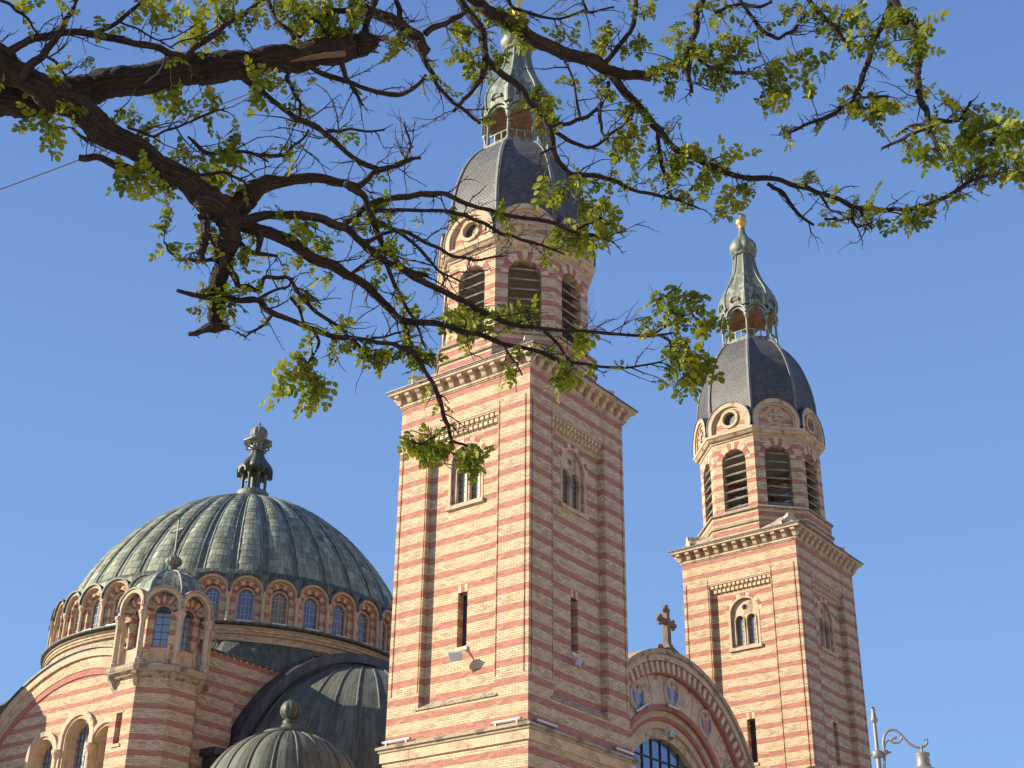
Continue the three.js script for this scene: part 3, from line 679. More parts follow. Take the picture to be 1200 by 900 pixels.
  mesh('lantern_base', lathe([[1.35, 31.95], [1.2, 32.2], [0.95, 32.4], [0.85, 32.7], [0.88, 32.85], [0.8, 32.92], [0, 32.92]], 24), M.copper, l, { smooth: true });
  for (let k = 0; k < 8; k++) {
    const a = k * Math.PI / 4 + Math.PI / 8;
    mesh('column', lathe([[0.11, 32.9], [0.11, 33.0], [0.075, 33.05], [0.07, 33.75], [0.12, 33.88], [0.12, 33.95], [0, 33.95]], 8).translate(0.66 * Math.sin(a), 0, 0.66 * Math.cos(a)), M.darkcopper, l, { smooth: true });
    const w = 0.62 * T8 * 1.1, s = new THREE.Shape(); s.moveTo(-w, 33.9); s.lineTo(-0.2, 33.9); s.absarc(0, 33.9, 0.2, Math.PI, 0, true); s.lineTo(w, 33.9); s.lineTo(w, 34.4); s.lineTo(-w, 34.4); s.closePath();
    mesh('arch_panel', [ext(s, 0.55, 0.66).rotateY(k * Math.PI / 4), ext(sector(0, 33.98, 0.2, 0.3, -0.3, Math.PI + 0.3), 0.5, 0.98).rotateY(k * Math.PI / 4)], M.darkcopper, l);
  }
  mesh('lantern_roof', [lobed(smoothProfile([[0.72, 34.1], [0.95, 34.22], [0.93, 34.45], [0.75, 34.7], [0.55, 34.95], [0.42, 35.2], [0.4, 35.4]], 2), 8, 0.18)], M.darkcopper, l, { smooth: true });
  mesh('core', lathe([[0.2, 32.9], [0.2, 34.2]], 10), M.darkcopper, l);
  mesh('flange', oct([[0.36, 35.4], [0.46, 35.45], [0.46, 35.75], [0.5, 35.85], [0.78, 35.93], [0.78, 35.99], [0.45, 36.1], [0.38, 36.15]]), M.copper, l);
  for (let k = 0; k < 8; k++) { const a = k * Math.PI / 4; mesh('scroll', new THREE.TorusGeometry(0.11, 0.045, 6, 12).rotateY(a + Math.PI / 2).translate(0.52 * Math.sin(a), 35.62, 0.52 * Math.cos(a)), M.darkcopper, l, { smooth: true }); }
  mesh('ball', lobed(smoothProfile([[0.3, 36.1], [0.44, 36.3], [0.5, 36.5], [0.46, 36.72], [0.3, 36.9], [0.1, 36.96]], 2), 10, 0.12, 6), M.copper, l, { smooth: true });
  mesh('tip', [bar([0, 36.9, 0], [0, 37.25, 0], 0.03, 6), new THREE.SphereGeometry(0.07, 10, 8).translate(0, 37.15, 0)], M.lead, l);
}
function prep2(list, mat) { return mergeGeometries(list.map(g => prep(g, mat)), false); }

// ---------------------------------------------------------------- corner turrets of the hall
function turret(label, pos) {
  const t = thing('corner_turret', label, 'turret', pos, 'turrets at the corners under the dome');
  const ap = 1.65;
  const tw = [oct([[ap, 0], [ap, 14.0], [0, 14.0]])];
  for (let k = 0; k < 8; k++) {
    const hw = ap * T8, w = poly([[-hw, 14.0], [hw, 14.0], [hw, 17.95], [-hw, 17.95]]);
    if (k === 6) { const s = new THREE.Path(); s.moveTo(-0.28, 15.15); s.lineTo(0.1, 15.15); s.lineTo(0.1, 16.4); s.lineTo(-0.28, 16.4); s.closePath(); w.holes.push(s); }
    tw.push(ext(w, ap - 0.35, ap).rotateY(k * Math.PI / 4));
  }
  mesh('body', tw, M.brick, t, BV);
  mesh('body_floor', oct([[0, 17.6], [1.5, 17.6], [1.5, 17.9], [0, 17.9]]), M.inner, t);
  mesh('wall_link', box(0.5, 3.4, 0, 17.9, -1.2, 0.9), M.brick, t, BV);
  // slit on the face towards -x
  mesh('slit_window', box(-ap + 0.3, -ap + 0.32, 15.15, 16.4, -0.28, 0.1), M.darkglass, t);
  mesh('slit_lintel', box(-ap - 0.03, -ap, 16.4, 16.47, -0.32, 0.14), M.cream, t);
  mesh('slit_sill', box(-ap - 0.05, -ap, 15.03, 15.15, -0.36, 0.18), M.cream, t);
  mesh('parapet', oct([[ap, 17.72], [1.8, 17.82], [1.83, 17.92], [1.98, 17.97], [2.03, 18.08], [2.03, 18.2], [1.95, 18.26], [0, 18.26]]), M.oldstone, t);
  const cons = (() => { const s = new THREE.Shape(); s.moveTo(1.7, 17.35); s.bezierCurveTo(1.95, 17.45, 1.9, 17.7, 2.1, 17.82); s.lineTo(2.1, 17.95); s.lineTo(1.7, 17.95); s.closePath(); return prep(new THREE.ExtrudeGeometry(s, { depth: 0.2, bevelEnabled: false, curveSegments: 6 }).translate(0, 0, -0.1).rotateY(-Math.PI / 2), M.oldstone); })();
  const core = 1.42, cw = core * T8;
  const wl = []; for (let k = 0; k < 8; k++) { const w = poly([[-cw, 18.26], [cw, 18.26], [cw, 21.2], [-cw, 21.2]]); w.holes.push(archHole(0, 19.12, 20.5, 0.32)); wl.push(ext(w, core - 0.25, core, 14).rotateY(k * Math.PI / 4)); }
  mesh('loggia_wall', wl, M.brick, t, BV);
  mesh('core', oct([[1.05, 18.3], [1.05, 21.3], [0, 21.3]]), M.inner, t);
  const oa = 1.9, ow = oa * T8;
  for (let k = 0; k < 8; k++) {
    const cn = again('console', cons, M.oldstone, t); cn.rotation.y = k * Math.PI / 4 + Math.PI / 8;
    const b = part('loggia_bay', t); b.rotation.y = k * Math.PI / 4;
    mesh('pane', ext(archShape(0, 19.12, 20.5, 0.33), core - 0.22, core - 0.2, 14), M.greyglass, b);
    const mb = [box(-0.01, 0.01, 19.12, 20.82, core - 0.2, core - 0.185)]; for (let i = 1; i < 5; i++) mb.push(box(-0.32, 0.32, 19.12 + i * 0.32, 19.138 + i * 0.32, core - 0.2, core - 0.186));
    mesh('lead_bars', mb, M.frame, b);
    mesh('parapet_slab', [box(-0.34, 0.34, 18.3, 19.0, core + 0.02, core + 0.16)], M.tan, b);
    mesh('slab_post', box(-0.44, -0.345, 18.28, 19.1, core, core + 0.2), M.stone, b);
    mesh('slab_post', box(0.345, 0.44, 18.28, 19.1, core, core + 0.2), M.stone, b);
    const as = archRing(0, 20.4, 20.72, 0.62, ow - 0.01);
    mesh('arch_stone', ext(as, oa - 0.22, oa, 18), M.stone, b);
    const h2 = sector(0, 20.72, ow - 0.005, ow + 0.06, -0.1, Math.PI + 0.1);
    mesh('hood_mould', ext(h2, oa - 0.6, oa + 0.05), M.oldstone, b);
    mesh('vault', ext(archShape(0, 20.6, 20.72, ow - 0.04), core - 0.6, oa - 0.5, 14), M.darklead, b);
    const n = 11;
    for (let i = 0; i < n; i++) mesh('voussoir', ext(sector(0, 20.6, 0.36, 0.72, Math.PI * i / n + 0.02, Math.PI * (i + 1) / n - 0.02, 1), core - 0.08, core + 0.14 + (i % 2) * 0.008), i % 2 ? M.cream : M.redstone, b);
    const cl = mesh('column', [lathe([[0.2, 18.26], [0.2, 18.42], [0.13, 18.48], [0.125, 20.05], [0.14, 20.1], [0.2, 20.3], [0.23, 20.33], [0.23, 20.45], [0, 20.45]], 8).translate(0, 0, oa * R8 - 0.12).rotateY(Math.PI / 8)], M.stone, b);
  }
  const dp = smoothProfile([[1.62, 21.2], [1.55, 21.55], [1.35, 21.98], [1.05, 22.35], [0.7, 22.62], [0.3, 22.78], [0.12, 22.85]], 2);
  mesh('turret_dome', oct(dp), M.copper, t);
  for (let k = 0; k < 8; k++) { const a = Math.PI / 8 + k * Math.PI / 4; mesh('hip_roll', tube(dp.map(p => V(p[0] * R8 * Math.sin(a), p[1], p[0] * R8 * Math.cos(a))), 0.045, 6), M.copper, t, { smooth: true }); }
  mesh('finial', lobed(smoothProfile([[0.22, 22.78], [0.14, 22.9], [0.2, 22.98], [0.16, 23.03], [0.34, 23.18], [0.37, 23.32], [0.28, 23.45], [0.1, 23.55], [0.07, 23.75]], 2), 12, 0.12, 4), M.copper, t, { smooth: true });
  const cr = part('roof_cross', t); cr.rotation.y = -Math.PI / 2;
  mesh('cross_shaft', [box(-0.03, 0.03, 23.7, 25.25, -0.03, 0.03), new THREE.SphereGeometry(0.065, 8, 6).translate(0, 25.27, 0)], M.iron, cr);
  mesh('cross_arm', [box(-0.38, 0.38, 24.73, 24.79, -0.027, 0.027), new THREE.SphereGeometry(0.06, 8, 6).translate(-0.39, 24.76, 0), new THREE.SphereGeometry(0.06, 8, 6).translate(0.39, 24.76, 0)], M.iron, cr);
  return t;
}
const TX = 1.34, TZ = -19.97;
turret('eight-sided brick turret with arched loggia, small dome and thin cross, beside the half dome', [TX, 0, TZ]);
{
  // its twin at the other end of the great arched gable; it throws the shadow that lies on that gable
  const c = scene.getObjectByName('corner_turret').clone(); c.name = numbered('corner_turret'); c.position.set(TX, 0, 2 * DZ - TZ);
  c.userData = { label: 'eight-sided brick turret at the far end of the great arched gable', category: 'turret', group: 'turrets at the corners under the dome' };
  scene.add(c);
}

// ---------------------------------------------------------------- half dome against the hall
{
  const h = thing('half_dome', 'dark ribbed half dome between striped bell tower and domed hall', 'dome', [DX, 0, DZ + HS]);
  const R0 = 8.72;
  const pts = []; for (let i = 0; i <= 40; i++) { const t = i / 40 * Math.PI / 2; pts.push([R0 * Math.cos(t), AC + R0 * Math.sin(t)]); }
  const sh = new THREE.LatheGeometry(pts.map(p => new THREE.Vector2(Math.max(0.001, p[0]), p[1])), 60, -Math.PI / 2, Math.PI);
  mesh('lead_shell', [sh], M.lead, h, { smooth: true, uv: 'cyl', r: 6 });
  for (let k = 1; k < 22; k++) {
    const a = -Math.PI / 2 + k * Math.PI / 22;
    mesh('seam', tube(pts.filter((_, i) => i % 4 === 0 && i < 39).map(p => V((p[0] + 0.01) * Math.sin(a), p[1], (p[0] + 0.01) * Math.cos(a))), 0.055, 5, 24), M.lead, h, { smooth: true });
  }
  mesh('rim', [ext(sector(0, AC, 8.6, 9.26, 0, Math.PI, 60), 0.03, 0.75), ext(sector(0, AC, 8.9, 9.34, 0, Math.PI, 60), 0.76, 0.98)], M.darklead, h);
  mesh('lower_wall', lathe([[R0 - 0.1, 0], [R0 - 0.1, AC - 0.2], [R0 + 0.2, AC - 0.15], [R0 + 0.2, AC + 0.05], [R0 - 0.2, AC + 0.1]], 60), M.brick, h, { uv: 'cyl', r: 8.6, vo: VO });
  mesh('valley_roof', [box(-10.1, -8.2, 15.2, 15.5, 0.1, 1.4), box(-9.9, -8.2, 12, 15.19, 0.1, 1.2)], M.darklead, h);
}
// ---------------------------------------------------------------- small chapel dome
{
  const c = thing('chapel_dome', 'small ribbed dome with a dark ball finial in front of the half dome', 'dome', [2.25, 0, -13]);
  const R0 = 3.08, CY = 12.35;
  mesh('chapel_wall', lathe([[2.95, 0], [2.95, 12.2], [3.3, 12.25], [3.3, 12.4], [3.0, 12.45]], 40), M.brick, c, { uv: 'cyl', r: 3, vo: VO });
  const NG = 20, pr = t => [R0 * Math.cos(t), CY + 0.89 * R0 * Math.sin(t)], CT = CY - 0.33;
  for (let k = 0; k < NG; k++) {
    const a0 = k / NG * 2 * Math.PI, a1 = (k + 1) / NG * 2 * Math.PI, pos = [], nr = 14, P = (t, s) => { const p = pr(t), a = a0 + (a1 - a0) * s, b = 0.07 * Math.sin(Math.PI * s) * Math.cos(t); return [(p[0] + b) * Math.sin(a), p[1] + b * Math.sin(t), (p[0] + b) * Math.cos(a)]; };
    for (let i = 0; i < nr; i++) for (let s = 0; s < 4; s++) { const T0 = i / nr * 1.38, T1 = (i + 1) / nr * 1.38, q = [P(T0, s / 4), P(T0, (s + 1) / 4), P(T1, (s + 1) / 4), P(T1, s / 4)]; for (const j of [0, 1, 2, 0, 2, 3]) pos.push(...q[j]); }
    const g = new THREE.BufferGeometry(); g.setAttribute('position', new THREE.Float32BufferAttribute(pos, 3));
    mesh('dome_gore', g, M.lead, c, { uv: 'cyl', r: 2 });
    const sp = []; for (let i = 0; i <= 10; i++) { const p = pr(i / 10 * 1.36); sp.push(V((p[0] + 0.02) * Math.sin(a0), p[1] + 0.01, (p[0] + 0.02) * Math.cos(a0))); }
    mesh('seam', tube(sp, 0.045, 5, 20), M.lead, c, { smooth: true });
  }
  mesh('crown_ring', lathe([[0.95, CT + 2.9], [1.02, CT + 2.98], [0.98, CT + 3.08], [0.7, CT + 3.12], [0.4, CT + 3.2], [0.3, CT + 3.4], [0.24, CT + 3.45], [0.3, CT + 3.5], [0.2, CT + 3.62]], 28), M.darkcopper, c, { smooth: true });
  mesh('finial_ball', lobed(smoothProfile([[0.16, CT + 3.58], [0.36, CT + 3.75], [0.42, CT + 3.95], [0.36, CT + 4.18], [0.16, CT + 4.34], [0.02, CT + 4.38]], 2), 10, 0.1, 5), M.darkcopper, c, { smooth: true });
}
// ---------------------------------------------------------------- nave and aisles behind the front
{
  const n = thing('nave', 'low vaulted nave behind the round gable, between the bell towers', 'building', [DX, 0, -11]);
  mesh('nave_wall', [box(-8.9, 8.9, 0, 12.3, -8.4, 7.6)], M.brick, n, BR);
  mesh('vault_roof', new THREE.CylinderGeometry(6.45, 6.45, 11.5, 48, 1, false, -Math.PI / 2, Math.PI).rotateX(Math.PI / 2).rotateZ(0).translate(0, 12.2, 2.4), M.lead, n, { smooth: true });
}
// ---------------------------------------------------------------- entrance front between the towers
{
  const f = thing('entrance_front', 'round gabled stone front with arched window between the bell towers', 'facade', [DX, 0, -2.3]);
  const cy = 12.3, z = 0;
  mesh('front_wall', [box(-7.2, 7.2, 0, cy - 0.005, -2, -0.35)], M.brick, f, BR);
  const ringAt = (name, r0, r1, z0, z1, m, o = {}) => mesh(name, ext(sector(0, cy, r0, r1, 0, Math.PI, 56), z0, z1), m, f, o);
  ringAt('coping', 6.62, 6.82, -1.6, 0.16, M.oldstone);
  ringAt('cornice_ring', 6.36, 6.615, -1.4, 0.06, M.stone);
  ringAt('arch_backing', 5.85, 6.35, -1.2, -0.1, M.redstone);
  for (let i = 0; i < 46; i++) { const a = Math.PI * (i + 0.5) / 46; mesh('dentil', ext(sector(0, cy, 5.9, 6.33, a - 0.016, a + 0.016, 1), -0.12, 0.0), M.cream, f); }
  // ashlar ring cut into panels by joints
  const na = 15; for (let i = 0; i < na; i++) mesh('ashlar_panel', ext(sector(0, cy, 4.68, 5.84, Math.PI * i / na + 0.0035, Math.PI * (i + 1) / na - 0.0035), -1.2, -0.3 + rr(0, 0.006)), M.stone, f);
  for (const [n, r0, r1, z1, m] of [['red_arch', 4.45, 4.675, -0.24, M.redstone], ['cream_arch', 4.22, 4.445, -0.42, M.yellow], ['red_arch', 4.07, 4.215, -0.46, M.redstone], ['cream_arch', 3.78, 4.065, -0.55, M.tan], ['window_arch', 3.4, 3.775, -0.68, M.stone]])
    ringAt(n, r0, r1, -1.4, z1, m, m === M.yellow ? { uv: 'ring', axis: 'x', c: [0, cy, 4.3] } : {});
  const w = part('lunette_window', f);
  const cols = 10, step = 6.84 / cols;
  for (let i = 0; i < cols; i++) for (let j = 0; j < 4; j++) {
    const x0 = -3.42 + i * step, y0 = cy + j * 0.86, y1 = y0 + 0.86, xm = Math.max(Math.abs(x0), Math.abs(x0 + step)), xi = Math.min(Math.abs(x0), Math.abs(x0 + step));
    if (Math.hypot(xi, y0 - cy) > 3.45) continue;
    const m = mesh('pane', box(x0 + 0.02, x0 + step - 0.02, y0 + 0.02, y1 - 0.02, -0.95, -0.93), M.blueglass, w);
    m.geometry.translate(0, 0, 0);
  }
  const mu = []; for (let i = 0; i <= cols; i++) mu.push(box(-3.44 + i * step - 0.025, -3.44 + i * step + 0.045, cy, cy + 3.5, -1.0, -0.88)); for (let j = 0; j < 5; j++) mu.push(box(-3.45, 3.45, cy + j * 0.86 - 0.03, cy + j * 0.86 + 0.03, -1.0, -0.885));
  mesh('glazing_bars', mu, M.frame, w);
  mesh('front_wall', [ext((() => { const s = sector(0, cy, 3.42, 6.3, 0, Math.PI, 56); return s; })(), -1.9, -1.25)], M.brick, f, BR);
  // mosaic medallions
  const face = (k) => {
    const cv = tex(128, 192, (u, v) => {
      const x = (u - 0.5) * 2, y = (v - 0.5) * 2, n = hash(Math.floor(u * 42), Math.floor(v * 63), 3 + k);
      let c = [0.05, 0.10, 0.20];
      if (x * x + y * y > 0.86) c = [0.20, 0.19, 0.20];
      if (Math.hypot(x / 0.62, (y - 0.48) / 0.42) < 1) c = [0.45, 0.30, 0.10];
      if (Math.abs(x) < 0.42 + 0.12 * Math.sin(y * 7 + k) - 0.18 * Math.max(0, y) && y < 0.34 && y > -0.95) c = k === 2 ? [0.33, 0.13, 0.10] : mix([0.30, 0.28, 0.27], [0.13, 0.15, 0.24], Math.abs(x) < 0.16 ? 0.1 : 0.75);
      if (Math.hypot(x / 0.2, (y - 0.5) / 0.24) < 1) c = [0.34, 0.19, 0.11];
      if (Math.hypot(x / 0.22, (y - 0.66) / 0.16) < 1) c = [0.07, 0.04, 0.03];
      return mul(c, 0.75 + 0.5 * n);
    });
    cv.wrapS = cv.wrapT = THREE.ClampToEdgeWrapping;
    return std({ map: cv, roughness: 0.35 });
  };
  [[60, 2], [90, 1], [120, 3], [30, 1], [150, 2]].forEach(([deg, k]) => {
    const a = deg * DEG, x = 5.25 * Math.cos(a), y = cy + 5.25 * Math.sin(a);
    const m = part('mosaic_medallion', f);
    const g = new THREE.CircleGeometry(0.5, 32).scale(0.9, 1, 1), uv = g.attributes.uv; 
    const mm = mesh('mosaic', g.translate(x, y, -0.255), face(k), m, { uv: 'keep' });
    mesh('stone_ring', new THREE.TorusGeometry(0.54, 0.075, 8, 36).scale(0.9, 1, 0.8).translate(x, y, -0.26), M.stone, m, { smooth: true });
    mesh('outer_ring', new THREE.TorusGeometry(0.66, 0.035, 6, 36).scale(0.88, 0.9, 0.8).translate(x, y, -0.28), M.tan, m, { smooth: true });
  });
}
{
  // stone cross standing on the crown of the gable
  const c = thing('stone_cross', 'weathered stone cross with trefoil arms on top of the round gable', 'cross', [DX - 0.15, 19.05, -2.6]);
  mesh('pedestal', [box(-0.42, 0.42, 0, 0.22, -0.3, 0.3), oct4(0.3, 0.22, 0.17, 0.42), box(-0.85, 0.85, -0.12, 0.02, -0.28, 0.28)], M.darkstone, c);
  for (const s of [-1, 1]) mesh('volute', new THREE.TorusGeometry(0.17, 0.075, 7, 16).translate(s * 0.55, 0.13, 0), M.darkstone, c, { smooth: true });
  mesh('shaft', [box(-0.14, 0.14, 0.4, 1.62, -0.12, 0.12), box(-0.18, 0.18, 0.4, 0.5, -0.16, 0.16)], M.darkstone, c);
  const lob = (x, y) => [[0, 0.13], [0.13, 0], [-0.13, 0]].map(([a, b]) => new THREE.SphereGeometry(0.115, 10, 8).scale(1, 1, 0.95).translate(x + a, y + b, 0));
  mesh('head', [box(-0.11, 0.11, 1.5, 2.02, -0.1, 0.1), ...lob(0, 1.95)], M.darkstone, c);
  for (const s of [-1, 1]) mesh('arm', [box(Math.min(s * 0.1, s * 0.52), Math.max(s * 0.1, s * 0.52), 1.32, 1.54, -0.1, 0.1), ...lob(0, 0).map(g => g.rotateZ(-s * Math.PI / 2).translate(s * 0.5, 1.43, 0))], M.darkstone, c);
}

// ---------------------------------------------------------------- floodlights and light bars fixed to the masonry
function ray(px, py) { return at(px, py, 1).sub(CAM.pos); }
function onX(px, py, x) { const d = ray(px, py); return CAM.pos.clone().addScaledVector(d, (x - CAM.pos.x) / d.x); }
function onZ(px, py, z) { const d = ray(px, py); return CAM.pos.clone().addScaledVector(d, (z - CAM.pos.z) / d.z); }
function floodlight(label, p, turn, tilt, foot) {
  const o = thing('floodlight', label, 'floodlight', [p.x, p.y, p.z], 'floodlights on the walls');
  const head = part('lamp_head', o); head.rotation.set(0, turn, 0); 
  const m = mesh('casing', [box(-0.2, 0.2, -0.14, 0.14, -0.09, 0.05), box(-0.23, 0.23, -0.17, 0.17, 0.05, 0.085)].map(g => g.rotateX(tilt)), M.casing, head);
  mesh('lens', box(-0.19, 0.19, -0.13, 0.13, 0.085, 0.092).rotateX(tilt), M.lens, head);
  mesh('cooling_fins', [-0.12, -0.06, 0, 0.06, 0.12].map(x => box(x - 0.008, x + 0.008, -0.12, 0.12, -0.13, -0.09).rotateX(tilt)), M.casing, head);
  const f = foot.clone().sub(p);
  mesh('mounting_arm', [bar([0, 0.05, 0], f, 0.025, 6), new THREE.BoxGeometry(0.1, 0.16, 0.1).translate(f.x, f.y, f.z)], M.white, o);
  return o;
}
{
  const a = onX(534, 769, -0.2), af = onX(546, 760, 0.22);
  floodlight('grey floodlight below the slit window on the sunlit tower face', a, -1.35, 0.42, af);
  const b = onZ(680, 777, 0.2), bf = onZ(672, 768, -0.22);
  floodlight('grey floodlight below the slit window on the shaded tower face', b, 0.55, 0.4, bf);
  const c = onZ(787, 861, -2.35), cf = onZ(780, 858, -2.84);
  floodlight('small grey floodlight over the arched window of the front', c, 0.8, 0.2, cf);
}
function lightBar(label, p, q) {
  const o = thing('light_bar', label, 'light bar', [p.x, p.y, p.z], 'light bars on the ledges');
  const d = q.clone().sub(p), L = d.length(), dir = d.clone().normalize();
  mesh('tube', bar([0, 0, 0], d, 0.045, 10), M.white, o, { smooth: true });
  for (const k of [0.12, 0.88]) { const c = dir.clone().multiplyScalar(L * k); mesh('bracket', box(-0.03, 0.03, -0.12, 0.02, -0.03, 0.03).translate(c.x, c.y - 0.02, c.z), M.lampgrey, o); }
  for (const k of [0, 1]) mesh('end_cap', new THREE.CylinderGeometry(0.05, 0.05, 0.05, 10).applyQuaternion(new THREE.Quaternion().setFromUnitVectors(V(0, 1, 0), dir)).translate(d.x * k, d.y * k, d.z * k), M.lampgrey, o);
}
{
  const yb = 13.3;
  const lx = (px, py) => { const q = onX(px, py, -0.12); return V(-0.12, yb, q.z); }, lz = (px, py) => { const q = onZ(px, py, 0.12); return V(q.x, yb, 0.12); };
  lightBar('white light bar on the sunlit ledge beside the half dome', lx(449, 871), lx(480, 866));
  lightBar('white light bar on the sunlit ledge near the tower corner', lx(577, 850), lx(610, 843));
  lightBar('white light bar on the shaded ledge near the tower corner', lz(628, 844), lz(653, 853));
  lightBar('white light bar on the shaded ledge beside the arched window', lz(721, 878), lz(743, 886));
  const fz = -2.42;
  lightBar('white light bar on the arch between two mosaics, nearer the tower', onZ(745, 834, fz), onZ(760, 824, fz));
  lightBar('white light bar on the arch under the crowning mosaic', onZ(782, 825.5, fz), onZ(796, 832, fz));
}

// ---------------------------------------------------------------- street lamp
{
  const base0 = at(1026, 860, 26), base = V(base0.x, 0, base0.z);
  const n = V(CAM.pos.x - base.x, 0, CAM.pos.z - base.z).normalize();
  const side = V(n.z, 0, -n.x); if (side.dot(RT) < 0) side.negate();
  const loc = (px, py) => { const d = ray(px, py), t = base.clone().sub(CAM.pos).dot(n) / d.dot(n), p = CAM.pos.clone().addScaledVector(d, t); return [p.clone().sub(base).dot(side), p.y]; };
  const o = thing('street_lamp', 'pale grey street lamp with scrolled arm beside the bell tower', 'street lamp', [base.x, 0, base.z]);
  o.rotation.y = Math.atan2(-side.z, side.x);
  const z6 = (x, y) => loc(980 + x / 8.571, 820 + y / 8.571);
  const tip = z6(365, 125), col = z6(372, 205)[1], x0 = 0, yc = z6(410, 550)[1];
  mesh('post', lathe([[0.14, 0], [0.14, 0.5], [0.1, 0.6], [0.065, 1.2], [0.045, yc - 0.1], [0.037, yc + 0.05], [0.032, col - 0.05], [0.0, col]], 14), M.lampgrey, o, { smooth: true });
  mesh('post_finial', lathe([[0.035, col - 0.06], [0.065, col - 0.02], [0.065, col + 0.02], [0.045, col + 0.05], [0.048, col + 0.1], [0.03, col + 0.15], [0.045, col + 0.19], [0.02, col + 0.24], [0.012, tip[1] - 0.06], [0.03, tip[1] - 0.03], [0, tip[1] + 0.02]], 12), M.lampgrey, o, { smooth: true });
  const armX = z6(484, 540)[0] - z6(412, 540)[0];
  const arm = [[484, 690], [484, 540], [474, 430], [490, 350], [530, 308], [585, 305], [635, 340], [690, 400], [745, 450], [800, 475], [860, 475], [902, 450], [912, 420], [900, 400], [882, 408]].map(([x, y]) => { const p = z6(x, y); return V(p[0], p[1], 0); });
  const pre = [V(armX, 0.9, 0), V(armX, 2.4, 0)];
  const m = mesh('arm', [tube(arm, 0.024, 8, 80), bar(V(arm[0].x, 0.9, 0), arm[0], 0.026, 8)], M.lampgrey, o, { smooth: true });
  const sc = [[490, 470], [500, 425], [535, 405], [560, 425], [590, 435], [625, 428], [650, 405], [660, 375]].map(([x, y]) => { const p = z6(x, y); return V(p[0], p[1], 0); });
  const sc2 = [[545, 420], [565, 390], [580, 380], [594, 372], [598, 385], [586, 392]].map(([x, y]) => { const p = z6(x, y); return V(p[0], p[1], 0); });
  mesh('scroll', [tube(sc, 0.02, 6, 30), tube(sc2, 0.022, 6, 20)], M.lampgrey, o, { smooth: true });
  mesh('clamp', [lathe([[0.05, -0.07], [0.1, -0.05], [0.1, 0.05], [0.05, 0.07]], 12).translate(0, yc, 0), lathe([[0.03, -0.05], [0.07, -0.03], [0.07, 0.03], [0.03, 0.05]], 12).translate(arm[1].x, yc + 0.03, 0), bar([-0.15, yc, 0], [arm[1].x + 0.12, yc + 0.03, 0], 0.022, 6)], M.lampgrey, o, { smooth: true });
  const lp = z6(862, 540), ly = lp[1], lx = lp[0];
  mesh('hanger', bar([lx, ly - 0.02, 0], [lx, z6(855, 455)[1], 0], 0.025, 8), M.lampgrey, o);
  const shade = part('lantern', o); shade.position.set(lx, ly, 0);
  mesh('cap', lathe([[0, 0.02], [0.13, 0.0], [0.14, -0.03], [0.115, -0.05], [0.115, -0.19], [0.135, -0.21], [0.13, -0.24]], 20), M.lampgrey, shade, { smooth: true });
  mesh('shade', lathe([[0.13, -0.24], [0.2, -0.28], [0.28, -0.33], [0.31, -0.42], [0.32, -0.55], [0.29, -0.55]], 28), M.lampgrey, shade, { smooth: true });
  mesh('globe', lathe([[0.29, -0.53], [0.27, -0.7], [0.18, -0.82], [0.0, -0.86]], 24), M.white, shade, { smooth: true });
}

// ---------------------------------------------------------------- overhead cable
{
  const p = [at(-500, 395, 8.0), at(0, 222, 8.6), at(299, 107, 9.1), at(437, 52, 9.4), at(570, 4, 9.7), at(900, -125, 10.6)];
  const m = mesh('overhead_cable', tube(p, 0.0045, 6, 60), std({ color: lin(0.16, 0.15, 0.14), roughness: 0.5 }), scene, { smooth: true });
  m.userData = { label: 'thin overhead cable slanting up behind the tree branches', category: 'cable' };
}

// ---------------------------------------------------------------- the tree hanging over the street
const bark = (() => {
  const f = (u, v) => { const w = 0.06 * (fbm(u, v, 8, 3, 231) - 0.44), r = fbm((u + w + 1) % 1, v * 0.25, 24, 4, 201), g = Math.abs(fbm((u + w + 1) % 1, v * 0.25, 16, 4, 205) - 0.47) * 2, c = Math.abs(fbm(u, v, 16, 4, 209) - 0.47) * 2; return 0.35 * r + 0.4 * Math.min(1, g * 3.2) + 0.25 * Math.min(1, c * 3); };
  return std({
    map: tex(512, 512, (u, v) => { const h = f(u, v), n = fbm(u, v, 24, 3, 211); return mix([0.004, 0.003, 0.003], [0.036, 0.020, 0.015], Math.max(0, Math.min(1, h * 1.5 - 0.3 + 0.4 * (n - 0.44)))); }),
    bumpMap: tex(512, 512, (u, v) => f(u, v), true), bumpScale: 0.02, roughness: 0.92,
  }, [0.35, 0.7]);
})();
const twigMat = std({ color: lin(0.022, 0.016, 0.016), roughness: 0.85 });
const woodMat = std({ map: tex(256, 256, (u, v) => { const s = fbm(u, v * 0.25, 32, 3, 221); return mix([0.06, 0.03, 0.02], [0.22, 0.12, 0.07], s); }), roughness: 0.9 }, [0.3, 0.3]);

